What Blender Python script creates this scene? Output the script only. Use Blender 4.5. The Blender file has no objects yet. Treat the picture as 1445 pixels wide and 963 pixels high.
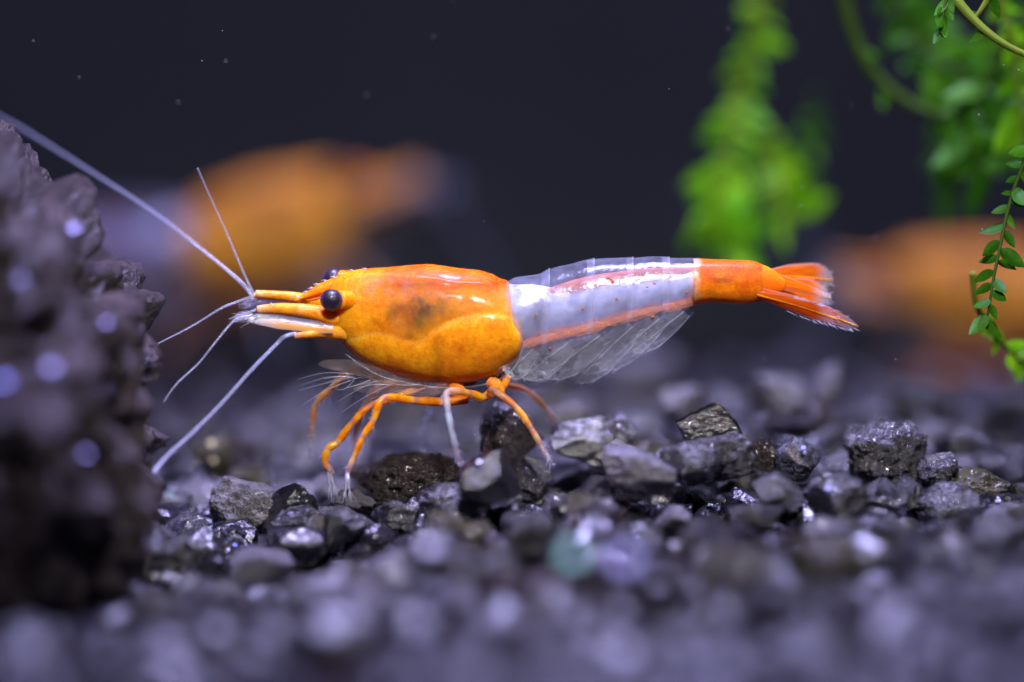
import bpy, bmesh, math, random
import numpy as np
from mathutils import Vector, Matrix, Quaternion

random.seed(7); RNG = np.random.default_rng(7)
SC = bpy.context.scene
COL = SC.collection
SC.unit_settings.scale_length = 0.01          # 1 unit = 1 cm
S = 0.00263                                   # cm of the shrimp's plane per photo pixel

# ------------------------------------------------------------------ camera
PITCH = math.radians(5.0); DIST = 20.0
cam_d = bpy.data.cameras.new('camera'); cam = bpy.data.objects.new('camera', cam_d); COL.objects.link(cam)
cam_d.sensor_width = 36; cam_d.lens = 36 * DIST / (1445 * S)
cam.location = (0, -DIST * math.cos(PITCH), 0.522 + DIST * math.sin(PITCH))
cam.rotation_euler = (math.radians(90) - PITCH, 0, 0)
cam_d.clip_start = 0.1; cam_d.clip_end = 200
cam_d.dof.use_dof = True; cam_d.dof.focus_distance = DIST - 0.06; cam_d.dof.aperture_fstop = 0.185
SC.camera = cam

# ------------------------------------------------------------------ world, lamps, exposure
w = bpy.data.worlds.new('World'); SC.world = w; w.use_nodes = True
bg = w.node_tree.nodes['Background']
bg.inputs[0].default_value = (0.45, 0.48, 1.0, 1); bg.inputs[1].default_value = 0.03

def area(name, loc, target, sx, sy, power, col):
    d = bpy.data.lights.new(name, 'AREA'); d.shape = 'RECTANGLE'; d.size = sx; d.size_y = sy
    d.energy = power; d.color = col
    o = bpy.data.objects.new(name, d); COL.objects.link(o); o.location = loc
    o.rotation_euler = (Vector(target) - Vector(loc)).to_track_quat('-Z', 'Y').to_euler()
    return o
lamp = area('aquarium_lamp', (0.4, 0.3, 14), (0.1, 0.9, 0), 4.4, 1.4, 1550, (0.53, 0.50, 1.0)); lamp.data.spread = math.radians(90)
fl = area('front_fill', (1.4, -12, 11), (0.05, 0.5, 0.6), 1.6, 1.1, 84, (1.0, 0.94, 0.93)); fl.data.spread = math.radians(25)  # unseen fill added on the camera side to brighten the shrimp's flank

SC.view_settings.view_transform = 'Standard'; SC.view_settings.look = 'None'
SC.view_settings.exposure = 0.0; SC.view_settings.gamma = 1.0
SC.render.engine = 'CYCLES'
cy = SC.cycles
cy.use_denoising = True; cy.max_bounces = 10; cy.transparent_max_bounces = 24
cy.diffuse_bounces = 4; cy.glossy_bounces = 3; cy.sample_clamp_indirect = 6.0
cy.caustics_reflective = False; cy.caustics_refractive = False

# ------------------------------------------------------------------ helpers
def X(px): return (px - 722.5) * S
def Z(py): return 0.522 + (481.5 - py) * S
def P(px, py, y=0.0): return np.array([X(px), y, Z(py)])
CAMP = np.array(cam.location)
def PD(px, py, y):
    """point in the place at depth y that the photo shows at (px, py)"""
    a = np.array([X(px), 0.0, 0.522 + (481.5 - py) * S / math.cos(PITCH)])
    t = (y - CAMP[1]) / (a[1] - CAMP[1])
    return CAMP + (a - CAMP) * t

def mesh_obj(name, V, F, mat=None, parent=None, smooth=True):
    me = bpy.data.meshes.new(name); me.from_pydata([tuple(map(float, v)) for v in V], [], [tuple(map(int, f)) for f in F]); me.update()
    if smooth: me.polygons.foreach_set('use_smooth', [True] * len(me.polygons))
    if mat: me.materials.append(mat)
    return link(name, me, parent)
def link(name, me, parent=None):
    o = bpy.data.objects.new(name, me); COL.objects.link(o)
    if parent: o.parent = parent
    return o
def tag(o, label=None, cat=None, group=None, kind=None):
    if label: o['label'] = label
    if cat: o['category'] = cat
    if group: o['group'] = group
    if kind: o['kind'] = kind
    return o
def empty(name, loc=(0, 0, 0)):
    o = bpy.data.objects.new(name, None); COL.objects.link(o); o.location = loc; o.empty_display_size = 0.1
    return o
def set_col(me, cols, name='pigment'):
    a = me.color_attributes.new(name, 'FLOAT_COLOR', 'POINT')
    c = np.ones((len(me.vertices), 4), np.float32); cols = np.asarray(cols); c[:, :cols.shape[1]] = cols
    a.data.foreach_set('color', c.ravel())
def lerp_tab(tab, x):
    t = np.array(tab, float); return np.interp(x, t[:, 0], t[:, 1])
def smoothstep(a, b, x):
    t = np.clip((np.asarray(x, float) - a) / (b - a), 0, 1); return t * t * (3 - 2 * t)

def catmull(pts, n=8):
    p = np.array(pts, float); out = []
    for i in range(len(p) - 1):
        p0 = p[max(i - 1, 0)]; p1 = p[i]; p2 = p[i + 1]; p3 = p[min(i + 2, len(p) - 1)]
        for k in range(n):
            t = k / n
            out.append(0.5 * ((2 * p1) + (-p0 + p2) * t + (2 * p0 - 5 * p1 + 4 * p2 - p3) * t * t + (-p0 + 3 * p1 - 3 * p2 + p3) * t ** 3))
    out.append(p[-1]); return np.array(out)
def tube_geo(pts, rad, ns=8, flat=1.0):
    """swept tube with rounded ends; flat squashes it across the second axis"""
    p = np.array(pts, float); n = len(p); rad = np.broadcast_to(np.asarray(rad, float), (n,))
    V = []; F = []; up = Vector((0, 1, 0.013)).normalized(); prev = None
    for i in range(n):
        t = Vector(p[min(i + 1, n - 1)] - p[max(i - 1, 0)])
        if t.length < 1e-9: t = Vector((1, 0, 0))
        t.normalize()
        a = (prev if prev is not None else up); a = a - t * a.dot(t)
        if a.length < 1e-6: a = Vector((0, 0, 1)) - t * t.z
        a.normalize(); prev = a.copy(); b = t.cross(a)
        for k in range(ns):
            th = 2 * math.pi * k / ns
            V.append(p[i] + (np.array(a) * math.cos(th) * flat + np.array(b) * math.sin(th)) * rad[i])
    for i in range(n - 1):
        for k in range(ns):
            k2 = (k + 1) % ns
            F.append((i * ns + k, i * ns + k2, (i + 1) * ns + k2, (i + 1) * ns + k))
    c0 = len(V); V.append(p[0]); V.append(p[-1])
    for k in range(ns):
        F.append((c0, (k + 1) % ns, k)); F.append((c0 + 1, (n - 1) * ns + k, (n - 1) * ns + (k + 1) % ns))
    return V, F
class MB:
    def __init__(s): s.V = []; s.F = []; s.C = []
    def add(s, V, F, col=None):
        o = len(s.V); s.V += list(V); s.F += [tuple(i + o for i in f) for f in F]
        if col is not None:
            col = np.asarray(col, float); s.C += [col] * len(V) if col.ndim == 1 else list(col)
    def build(s, name, mat, parent=None):
        o = mesh_obj(name, s.V, s.F, mat, parent)
        if s.C: set_col(o.data, np.array(s.C))
        return o

# ---- numpy noise
def _h(ix, iy, iz, seed):
    n = (ix * 374761393 + iy * 668265263 + iz * 2147483647 + seed * 1274126177) & 0xFFFFFFFF
    n = ((n ^ (n >> 13)) * 1274126177) & 0xFFFFFFFF
    n = ((n ^ (n >> 16)) * 2246822519) & 0xFFFFFFFF
    return ((n ^ (n >> 15)) & 0xFFFFFF) / float(0xFFFFFF)
def vnoise(p, seed=0):
    i = np.floor(p).astype(np.int64); f = p - i; f = f * f * f * (f * (f * 6 - 15) + 10); r = 0
    for dx in (0, 1):
        for dy in (0, 1):
            for dz in (0, 1):
                wgt = (f[:, 0] if dx else 1 - f[:, 0]) * (f[:, 1] if dy else 1 - f[:, 1]) * (f[:, 2] if dz else 1 - f[:, 2])
                r = r + wgt * _h(i[:, 0] + dx, i[:, 1] + dy, i[:, 2] + dz, seed)
    return r * 2 - 1
def fbm(p, oct=4, seed=0, gain=0.5):
    a = 1; s = 0; q = p.copy()
    for k in range(oct):
        s = s + a * vnoise(q, seed + k * 17); q = q * 2.03 + 11.3; a *= gain
    return s
def worley(p, seed=0):
    i = np.floor(p).astype(np.int64); best = np.full(len(p), 9.0)
    for dx in (-1, 0, 1):
        for dy in (-1, 0, 1):
            for dz in (-1, 0, 1):
                c = i + np.array([dx, dy, dz])
                q = np.stack([c[:, k] + _h(c[:, 0], c[:, 1], c[:, 2], seed + 91 * k) for k in range(3)], 1)
                best = np.minimum(best, ((q - p) ** 2).sum(1))
    return np.sqrt(best)
_ico = {}
def ico(sub):
    if sub not in _ico:
        bm = bmesh.new(); bmesh.ops.create_icosphere(bm, subdivisions=sub, radius=1)
        V = np.array([v.co[:] for v in bm.verts]); F = np.array([[v.index for v in f.verts] for f in bm.faces]); bm.free()
        _ico[sub] = (V / np.linalg.norm(V, axis=1)[:, None], F)
    return _ico[sub]

# ------------------------------------------------------------------ materials
def mat(name):
    m = bpy.data.materials.new(name); m.use_nodes = True
    nt = m.node_tree; return m, nt, nt.nodes['Principled BSDF'], nt.nodes, nt.links
def noise(N, scale, detail=4, rough=0.55, coord=None, L=None):
    n = N.new('ShaderNodeTexNoise'); n.inputs['Scale'].default_value = scale
    n.inputs['Detail'].default_value = detail; n.inputs['Roughness'].default_value = rough
    if coord is not None: L.new(coord, n.inputs['Vector'])
    return n
def ramp(N, L, fac, stops):
    r = N.new('ShaderNodeValToRGB'); e = r.color_ramp.elements
    while len(e) < len(stops): e.new(0.5)
    for el, (p, c) in zip(e, stops):
        el.position = p; el.color = (*c, 1) if len(c) == 3 else c
    L.new(fac, r.inputs[0]); return r
def mix(N, L, fac, a, b, mode='MIX'):
    m = N.new('ShaderNodeMix'); m.data_type = 'RGBA'; m.blend_type = mode
    for sock, v in ((m.inputs[0], fac), (m.inputs[6], a), (m.inputs[7], b)):
        if hasattr(v, 'is_linked'): L.new(v, sock)
        else: sock.default_value = v if isinstance(v, (int, float)) else (*v, 1)
    return m.outputs[2]
def objcoord(N): return N.new('ShaderNodeTexCoord').outputs['Object']
def bump(N, L, h, strength, dist, bsdf):
    b = N.new('ShaderNodeBump'); b.inputs['Strength'].default_value = strength; b.inputs['Distance'].default_value = dist
    L.new(h, b.inputs['Height']); L.new(b.outputs[0], bsdf.inputs['Normal']); return b

def stone_mat(name, dark, light, rough=(0.25, 0.6), scale=14, film=0, bs=0.6, speck=None, spec=0.5):
    m, nt, b, N, L = mat(name)
    co = objcoord(N); inf = N.new('ShaderNodeObjectInfo')
    ad = N.new('ShaderNodeVectorMath'); ad.operation = 'MULTIPLY_ADD'
    L.new(co, ad.inputs[0]); ad.inputs[1].default_value = (1, 1, 1)
    sc = N.new('ShaderNodeVectorMath'); sc.operation = 'SCALE'; sc.inputs[0].default_value = (17, 31, 23); L.new(inf.outputs['Random'], sc.inputs['Scale'])
    L.new(sc.outputs[0], ad.inputs[2]); co = ad.outputs[0]
    n1 = noise(N, scale, 6, 0.62, co, L); n2 = noise(N, scale * 6, 3, 0.6, co, L)
    c = ramp(N, L, n1.outputs[0], [(0.32, dark), (0.52, tuple((a + bb) / 2 for a, bb in zip(dark, light))), (0.72, light)])
    col = c.outputs[0]
    if speck:
        v = N.new('ShaderNodeTexVoronoi'); v.inputs['Scale'].default_value = scale * 5; L.new(co, v.inputs['Vector'])
        r = ramp(N, L, v.outputs['Distance'], [(0.18, (1, 1, 1)), (0.34, (0, 0, 0))])
        col = mix(N, L, r.outputs[0], col, speck)
    L.new(col, b.inputs['Base Color'])
    rr = ramp(N, L, n2.outputs[0], [(0.3, (rough[0],) * 3), (0.7, (rough[1],) * 3)]); L.new(rr.outputs[0], b.inputs['Roughness'])
    mu = N.new('ShaderNodeMath'); mu.operation = 'MULTIPLY_ADD'; L.new(n2.outputs[0], mu.inputs[0]); mu.inputs[1].default_value = 0.5
    L.new(n1.outputs[0], mu.inputs[2])
    n3 = noise(N, scale * 16, 2, 0.5, co, L); mu2 = N.new('ShaderNodeMath'); mu2.operation = 'MULTIPLY_ADD'; L.new(n3.outputs[0], mu2.inputs[0]); mu2.inputs[1].default_value = 0.2; L.new(mu.outputs[0], mu2.inputs[2]); mu = mu2
    bump(N, L, mu.outputs[0], bs, 0.04, b)
    b.inputs['Coat Weight'].default_value = 0.4; b.inputs['Coat Roughness'].default_value = 0.08
    b.inputs['Specular IOR Level'].default_value = spec
    if film:
        nf = noise(N, scale * 0.6, 2, 0.5, co, L)
        mr = N.new('ShaderNodeMapRange'); mr.inputs[3].default_value = film * 0.6; mr.inputs[4].default_value = film * 1.6
        L.new(nf.outputs[0], mr.inputs[0]); L.new(mr.outputs[0], b.inputs['Thin Film Thickness']); b.inputs['Thin Film IOR'].default_value = 1.9
    return m
M_STONE = stone_mat('charcoal_stone', (0.003, 0.003, 0.005), (0.020, 0.018, 0.028), (0.14, 0.32), spec=1.0, bs=0.55)
M_GLOSS = stone_mat('glossy_black_stone', (0.004, 0.004, 0.005), (0.018, 0.017, 0.023), (0.08, 0.26), bs=0.35, spec=1.0)
M_PALE = stone_mat('pale_grey_stone', (0.028, 0.026, 0.036), (0.13, 0.118, 0.16), (0.2, 0.4), spec=1.0, bs=0.5)
M_ROUGH = stone_mat('crystalline_grey_stone', (0.010, 0.010, 0.013), (0.10, 0.092, 0.12), (0.12, 0.34), scale=20, bs=0.8, spec=1.0)
M_SPECK = stone_mat('speckled_stone', (0.10, 0.095, 0.105), (0.24, 0.225, 0.25), (0.35, 0.6), scale=18, bs=0.8, speck=(0.02, 0.02, 0.022))
M_BROWN = stone_mat('brown_black_stone', (0.012, 0.010, 0.011), (0.030, 0.015, 0.013), (0.16, 0.45), bs=1.0, spec=0.6)
M_FILM = stone_mat('iridescent_stone', (0.03, 0.03, 0.05), (0.12, 0.12, 0.17), (0.06, 0.3), film=520, bs=0.5, spec=1.0)
M_MOSSY = stone_mat('algae_stone', (0.02, 0.02, 0.012), (0.07, 0.06, 0.012), (0.2, 0.5), spec=0.6)

def lava_mat():
    m, nt, b, N, L = mat('lava_rock')
    co = objcoord(N); n1 = noise(N, 4, 8, 0.65, co, L); n2 = noise(N, 28, 5, 0.65, co, L)
    c = ramp(N, L, n1.outputs[0], [(0.3, (0.010, 0.006, 0.008)), (0.5, (0.045, 0.030, 0.036)), (0.72, (0.16, 0.113, 0.13))])
    L.new(c.outputs[0], b.inputs['Base Color']); b.inputs['Roughness'].default_value = 0.34; b.inputs['Specular IOR Level'].default_value = 0.7
    bump(N, L, n2.outputs[0], 1.0, 0.06, b); return m
M_LAVA = lava_mat()

def pigment_mat(name, rough=0.42, sss=1.0, gran=0.32, coat=0.12, scale=60, granc=(0.62, 0.09, 0.004), sscale=0.07, dots=0.42):
    """orange chitin: painted pigment + granules of red, wet coat"""
    m, nt, b, N, L = mat(name); co = objcoord(N)
    at = N.new('ShaderNodeVertexColor'); at.layer_name = 'pigment'
    n1 = noise(N, scale, 5, 0.7, co, L); n2 = noise(N, 17, 6, 0.68, co, L)
    g = ramp(N, L, n1.outputs[0], [(0.45, (0, 0, 0)), (0.68, (gran,) * 3)])
    c = mix(N, L, g.outputs[0], at.outputs[0], granc)
    g2 = ramp(N, L, n2.outputs[0], [(0.35, (0.80, 0.66, 0.55)), (0.62, (1.06, 1.14, 1.1))])
    c = mix(N, L, 1.0, c, g2.outputs[0], 'MULTIPLY')
    v = N.new('ShaderNodeTexVoronoi'); v.inputs['Scale'].default_value = 85; v.inputs['Randomness'].default_value = 1.0; L.new(co, v.inputs['Vector'])
    rd = ramp(N, L, v.outputs['Distance'], [(0.16, (dots,) * 3), (0.36, (0, 0, 0))]); sep = N.new('ShaderNodeSeparateColor'); L.new(v.outputs['Color'], sep.inputs[0])
    pick = ramp(N, L, sep.outputs[0], [(0.45, (0, 0, 0)), (0.6, (1, 1, 1))]); c = mix(N, L, mix(N, L, 1.0, rd.outputs[0], pick.outputs[0], 'MULTIPLY'), c, (0.52, 0.085, 0.004))
    v2 = N.new('ShaderNodeTexVoronoi'); v2.inputs['Scale'].default_value = 120; L.new(co, v2.inputs['Vector'])
    rd2 = ramp(N, L, v2.outputs['Distance'], [(0.12, (dots * 0.8,) * 3), (0.28, (0, 0, 0))]); sep2 = N.new('ShaderNodeSeparateColor'); L.new(v2.outputs['Color'], sep2.inputs[0])
    pick2 = ramp(N, L, sep2.outputs[1], [(0.6, (0, 0, 0)), (0.72, (1, 1, 1))]); c = mix(N, L, mix(N, L, 1.0, rd2.outputs[0], pick2.outputs[0], 'MULTIPLY'), c, (1.0, 0.62, 0.08))
    L.new(at.outputs[1], b.inputs['Alpha'])
    L.new(c, b.inputs['Base Color'])
    b.inputs['Roughness'].default_value = rough
    b.inputs['Subsurface Weight'].default_value = sss; b.inputs['Subsurface Radius'].default_value = (1.0, 0.5, 0.10); b.inputs['Subsurface Scale'].default_value = sscale
    b.inputs['Coat Weight'].default_value = coat; b.inputs['Coat Roughness'].default_value = 0.15; b.inputs['Specular IOR Level'].default_value = 0.12
    bump(N, L, n1.outputs[0], 0.4, 0.010, b)
    return m
M_CARA = pigment_mat('orange_carapace')
M_LEG = pigment_mat('orange_leg', dots=0.4, rough=0.35, sss=0.5, sscale=0.04, gran=0.45, scale=90, granc=(0.7, 0.14, 0.01))

def flesh_mat():
    m, nt, b, N, L = mat('abdomen_flesh'); co = objcoord(N)
    at = N.new('ShaderNodeVertexColor'); at.layer_name = 'pigment'
    n2 = noise(N, 26, 5, 0.65, co, L); g = ramp(N, L, n2.outputs[0], [(0.3, (0.86, 0.86, 0.88)), (0.7, (1.05, 1.05, 1.05))])
    L.new(mix(N, L, 1.0, at.outputs[0], g.outputs[0], 'MULTIPLY'), b.inputs['Base Color'])
    b.inputs['Roughness'].default_value = 0.35
    b.inputs['Subsurface Weight'].default_value = 0.8; b.inputs['Subsurface Radius'].default_value = (0.8, 0.8, 1.0); b.inputs['Subsurface Scale'].default_value = 0.09
    b.inputs['Roughness'].default_value = 0.5; b.inputs['Specular IOR Level'].default_value = 0.15; bump(N, L, n2.outputs[0], 0.3, 0.015, b)
    L.new(at.outputs[1], b.inputs['Alpha']); return m
M_FLESH = flesh_mat()

def membrane_mat(name, col, opac, gloss=0.05, rough=0.15, pig=False, vary=0.0):
    """clear chitin: mostly see-through, a little milky, with a wet sheen"""
    m, nt, b, N, L = mat(name); co = objcoord(N)
    out = N['Material Output'] if 'Material Output' in N else [n for n in N if n.type == 'OUTPUT_MATERIAL'][0]
    tr = N.new('ShaderNodeBsdfTransparent'); gl = N.new('ShaderNodeBsdfGlossy'); gl.inputs['Roughness'].default_value = rough
    gl.inputs['Color'].default_value = (gloss, gloss, gloss * 1.05, 1)
    df = N.new('ShaderNodeBsdfDiffuse'); tl = N.new('ShaderNodeBsdfTranslucent')
    ds = N.new('ShaderNodeMixShader'); ds.inputs[0].default_value = 0.45
    for d in (df, tl): d.inputs['Color'].default_value = (*col, 1)
    L.new(df.outputs[0], ds.inputs[1]); L.new(tl.outputs[0], ds.inputs[2])
    mx = N.new('ShaderNodeMixShader'); mx.inputs[0].default_value = opac
    if pig:
        at = N.new('ShaderNodeVertexColor'); at.layer_name = 'pigment'
        for d in (df, tl): L.new(at.outputs[0], d.inputs['Color'])
        L.new(at.outputs[1], mx.inputs[0])
    elif vary:
        n1 = noise(N, 16, 5, 0.65, co, L); mr = N.new('ShaderNodeMapRange')
        mr.inputs[1].default_value = 0.3; mr.inputs[2].default_value = 0.7
        mr.inputs[3].default_value = max(opac - vary, 0.01); mr.inputs[4].default_value = opac + vary
        L.new(n1.outputs[0], mr.inputs[0]); L.new(mr.outputs[0], mx.inputs[0])
    L.new(tr.outputs[0], mx.inputs[1]); L.new(ds.outputs[0], mx.inputs[2])
    nb = noise(N, 40, 4, 0.6, co, L); bb = N.new('ShaderNodeBump'); bb.inputs['Strength'].default_value = 0.35; bb.inputs['Distance'].default_value = 0.008; L.new(nb.outputs[0], bb.inputs['Height']); L.new(bb.outputs[0], gl.inputs['Normal'])
    ad = N.new('ShaderNodeAddShader'); L.new(mx.outputs[0], ad.inputs[0]); L.new(gl.outputs[0], ad.inputs[1])
    L.new(ad.outputs[0], out.inputs['Surface']); return m
M_SHELL = membrane_mat('clear_shell', (0.66, 0.70, 0.92), 0.10, 0.022, 0.16, vary=0.07)
M_SWIM = membrane_mat('clear_swimmeret', (0.66, 0.68, 0.82), 0.036, 0.006, 0.2, vary=0.034)
M_PIGSHELL = membrane_mat('pigmented_membrane', (1, 1, 1), 0.5, 0.010, 0.14, pig=True)
M_BELLYM = membrane_mat('belly_pigment', (0.95, 0.34, 0.14), 0.27, 0.002, 0.3, vary=0.26)
M_MOUTH = membrane_mat('clear_mouth_part', (0.75, 0.58, 0.52), 0.085, 0.03, 0.2, vary=0.07)
M_GUTM = membrane_mat('gut', (0.62, 0.23, 0.20), 0.6, 0.002, 0.4, vary=0.3)
M_PIGLEG = membrane_mat('pigmented_leg', (1, 1, 1), 0.5, 0.012, 0.2, pig=True)
M_RIM = membrane_mat('shell_rim', (0.75, 0.77, 0.92), 0.13, 0.008, 0.2, vary=0.12)
M_FEELER = membrane_mat('milky_feeler', (0.50, 0.53, 0.74), 0.30, 0.05, 0.25)
M_HAIR = membrane_mat('clear_bristle', (0.75, 0.75, 0.9), 0.34, 0.05, 0.2)

def eye_mat():
    m, nt, b, N, L = mat('compound_eye'); co = objcoord(N)
    v = N.new('ShaderNodeTexVoronoi'); v.inputs['Scale'].default_value = 130; L.new(co, v.inputs['Vector'])
    b.inputs['Base Color'].default_value = (0.011, 0.006, 0.017, 1); b.inputs['Roughness'].default_value = 0.42
    b.inputs['Coat Weight'].default_value = 0.15; b.inputs['Coat Roughness'].default_value = 0.2
    b.inputs['Sheen Weight'].default_value = 0.4; b.inputs['Sheen Tint'].default_value = (0.35, 0.2, 0.6, 1)
    bump(N, L, v.outputs['Distance'], 0.3, 0.004, b); return m
M_EYE = eye_mat()
def plain(name, col, rough=0.4, sss=0.0, sc=30, var=0.25):
    m, nt, b, N, L = mat(name); co = objcoord(N); n = noise(N, sc, 4, 0.6, co, L)
    c = ramp(N, L, n.outputs[0], [(0.3, tuple(x * (1 - var) for x in col)), (0.7, tuple(x * (1 + var) for x in col))])
    L.new(c.outputs[0], b.inputs['Base Color']); b.inputs['Roughness'].default_value = rough
    if sss: b.inputs['Subsurface Weight'].default_value = sss; b.inputs['Subsurface Scale'].default_value = 0.05; b.inputs['Subsurface Radius'].default_value = (1, 1, 1)
    return m
M_GUT = plain('gut', (0.60, 0.20, 0.19), 0.4, 0.2, 24, 0.5)
M_WHITE = plain('white_organ', (0.72, 0.75, 0.86), 0.6, 0.6, 20, 0.08)
M_SPOT = plain('pigment_spot', (0.35, 0.06, 0.01), 0.4)
def leaf_mat(name, a, b_, tl=0.35):
    m, nt, b, N, L = mat(name); co = objcoord(N); inf = N.new('ShaderNodeObjectInfo')
    n = noise(N, 9, 4, 0.6, co, L)
    c = mix(N, L, inf.outputs['Random'], a, b_)
    g = ramp(N, L, n.outputs[0], [(0.3, (0.7, 0.75, 0.6)), (0.7, (1.15, 1.1, 1.1))])
    c = mix(N, L, 1.0, c, g.outputs[0], 'MULTIPLY'); L.new(c, b.inputs['Base Color'])
    b.inputs['Roughness'].default_value = 0.5; b.inputs['Specular IOR Level'].default_value = 0.2
    t = N.new('ShaderNodeBsdfTranslucent'); L.new(c, t.inputs[0]); mx = N.new('ShaderNodeMixShader'); mx.inputs[0].default_value = tl
    out = [k for k in N if k.type == 'OUTPUT_MATERIAL'][0]
    L.new(b.outputs[0], mx.inputs[1]); L.new(t.outputs[0], mx.inputs[2]); L.new(mx.outputs[0], out.inputs['Surface'])
    return m
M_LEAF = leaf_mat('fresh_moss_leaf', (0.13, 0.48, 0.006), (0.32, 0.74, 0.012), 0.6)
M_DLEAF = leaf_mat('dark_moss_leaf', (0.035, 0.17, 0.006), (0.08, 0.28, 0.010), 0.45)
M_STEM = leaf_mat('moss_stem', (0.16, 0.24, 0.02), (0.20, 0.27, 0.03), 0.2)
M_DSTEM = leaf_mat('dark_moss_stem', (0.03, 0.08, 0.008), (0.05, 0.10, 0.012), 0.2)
M_PANEL = plain('tank_back_panel', (0.0135, 0.0172, 0.0135), 0.9, 0, 0.8, 0.12)
M_BED = plain('dark_substrate', (0.02, 0.019, 0.024), 0.7, 0, 12, 0.4)
M_DUST = plain('water_dust', (0.25, 0.25, 0.29), 0.6)

# ------------------------------------------------------------------ setting
def ground_h(x, y):
    x = np.asarray(x, float); y = np.asarray(y, float)
    h = -0.10 + 0.085 * smoothstep(-1.3, 0.3, x)
    h = h + 0.05 * np.sin(1.7 * x + 0.9 * y) * smoothstep(0.4, 2.5, np.abs(y)) + 0.04 * np.sin(0.8 * y - 1.3 * x + 2)* smoothstep(0.4, 2.0, np.abs(y))
    h = h + 0.05 * smoothstep(0.3, 1.2, y) - 0.24 * smoothstep(1.8, 4.6, y) - 0.05 * smoothstep(3, 6, -y)
    h = h - smoothstep(0.05, 1.2, -y) * (0.05 + 0.13 * smoothstep(0.4, -1.0, x))
    return h
xs = np.linspace(-7, 7, 70); ys = np.linspace(-9, 7.2, 80)
gx, gy = np.meshgrid(xs, ys, indexing='ij')
V = np.stack([gx.ravel(), gy.ravel(), (ground_h(gx, gy) - 0.17).ravel()], 1)
F = [(i * 80 + j, (i + 1) * 80 + j, (i + 1) * 80 + j + 1, i * 80 + j + 1) for i in range(69) for j in range(79)]
tag(mesh_obj('ground', V, F, M_BED), kind='structure')
pv, pf = [], []
bm = bmesh.new(); bmesh.ops.create_cube(bm, size=1)
for v in bm.verts: v.co = Vector((v.co.x * 24, 7.4 + v.co.y * 0.4, 4 + v.co.z * 10))
me = bpy.data.meshes.new('back_wall'); bm.to_mesh(me); bm.free(); me.materials.append(M_PANEL)
tag(link('back_wall', me), kind='structure')

# lava rock
def lava_rock():
    D, F = ico(7)
    cx, cz, cyy = X(-116), Z(560), -0.55
    sil = [(0, 165), (18, 178), (45, 212), (70, 258), (110, 272), (140, 295), (147, 330), (138, 352), (175, 368), (190, 405),
           (212, 455), (230, 520), (226, 575), (240, 602), (240, 650), (222, 720), (200, 790), (160, 850), (90, 900), (-110, 930)]
    ang = []; rr = []
    for a, b in sil:
        dx = X(a) - cx; dz = Z(b) - cz; ang.append(math.atan2(dz, dx)); rr.append(math.hypot(dx, dz))
    ang = np.array(ang); rr = np.array(rr); o = np.argsort(ang)
    an = np.arctan2(D[:, 2], np.abs(D[:, 0]) + 1e-9)
    R = np.interp(an, ang[o], rr[o])
    R = np.where(D[:, 0] < 0, 0.5 * R + 0.55, R)
    k = np.sqrt(np.clip(1 - D[:, 1] ** 2, 0, 1))
    base = np.stack([D[:, 0] * R, D[:, 1] * 2.35, D[:, 2] * R], 1)
    nrm = D
    p = base
    d = 0.12 * fbm(p * 2.2, 3, 3) + 0.05 * fbm(p * 6.5, 4, 9) 
    wk = worley(p * 4.4 + 0.3 * fbm(p * 4, 2, 15)[:, None], 51); d += 0.12 * np.sqrt(np.clip(1 - (wk / 0.75) ** 2, 0, 1))
    wv = worley(p * 3.0 + 0.45 * fbm(p * 3, 2, 5)[:, None], 21); d -= 0.24 * (1 - smoothstep(0.12, 0.46, wv)) + 0.11
    w2 = worley(p * 8.5, 33); d -= 0.07 * (1 - smoothstep(0.12, 0.42, w2))
    w3 = worley(p * 24.0, 35); d -= 0.018 * (1 - smoothstep(0.2, 0.5, w3))
    base = base + nrm * d[:, None]
    o = mesh_obj('lava_rock', base, F, M_LAVA); o.location = (cx, cyy, cz)
    tag(o, 'large pitted purple grey lava rock at the left edge of the picture', 'rock'); return o
lava_rock()

# ------------------------------------------------------------------ gravel
def stone_geo(sub, seed, planes=11, ell=(1, 0.8, 0.62), rough=0.06, freq=2.5, sharp=16):
    D, F = ico(sub); r = np.random.default_rng(seed)
    n = r.normal(size=(planes, 3)); n /= np.linalg.norm(n, axis=1)[:, None]
    h = r.uniform(0.72, 1.0, planes)
    n = np.concatenate([n, np.eye(3), -np.eye(3)]); h = np.concatenate([h, np.full(6, 1.0)])
    q = np.clip(D @ n.T, 0, None) / h
    g = (q ** sharp).sum(1) ** (1.0 / sharp); rad = 1 / g
    V = D * rad[:, None]
    V = V + D * (rough * fbm(V * freq + seed * 3.1, 4 if sub >= 4 else 2, seed))[:, None]
    if sub >= 4: V = V + D * (rough * 0.55 * (0.5 - np.abs(fbm(V * freq * 2.6 + seed, 4, seed + 5))))[:, None]
    return V * np.array(ell), F
def rot_rand(r, tilt=0.5):
    return (Quaternion((0, 0, 1), r.uniform(0, 6.28)) @ Quaternion(Vector((r.normal(), r.normal(), 0.01)).normalized(), r.normal() * tilt)).to_matrix()

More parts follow.
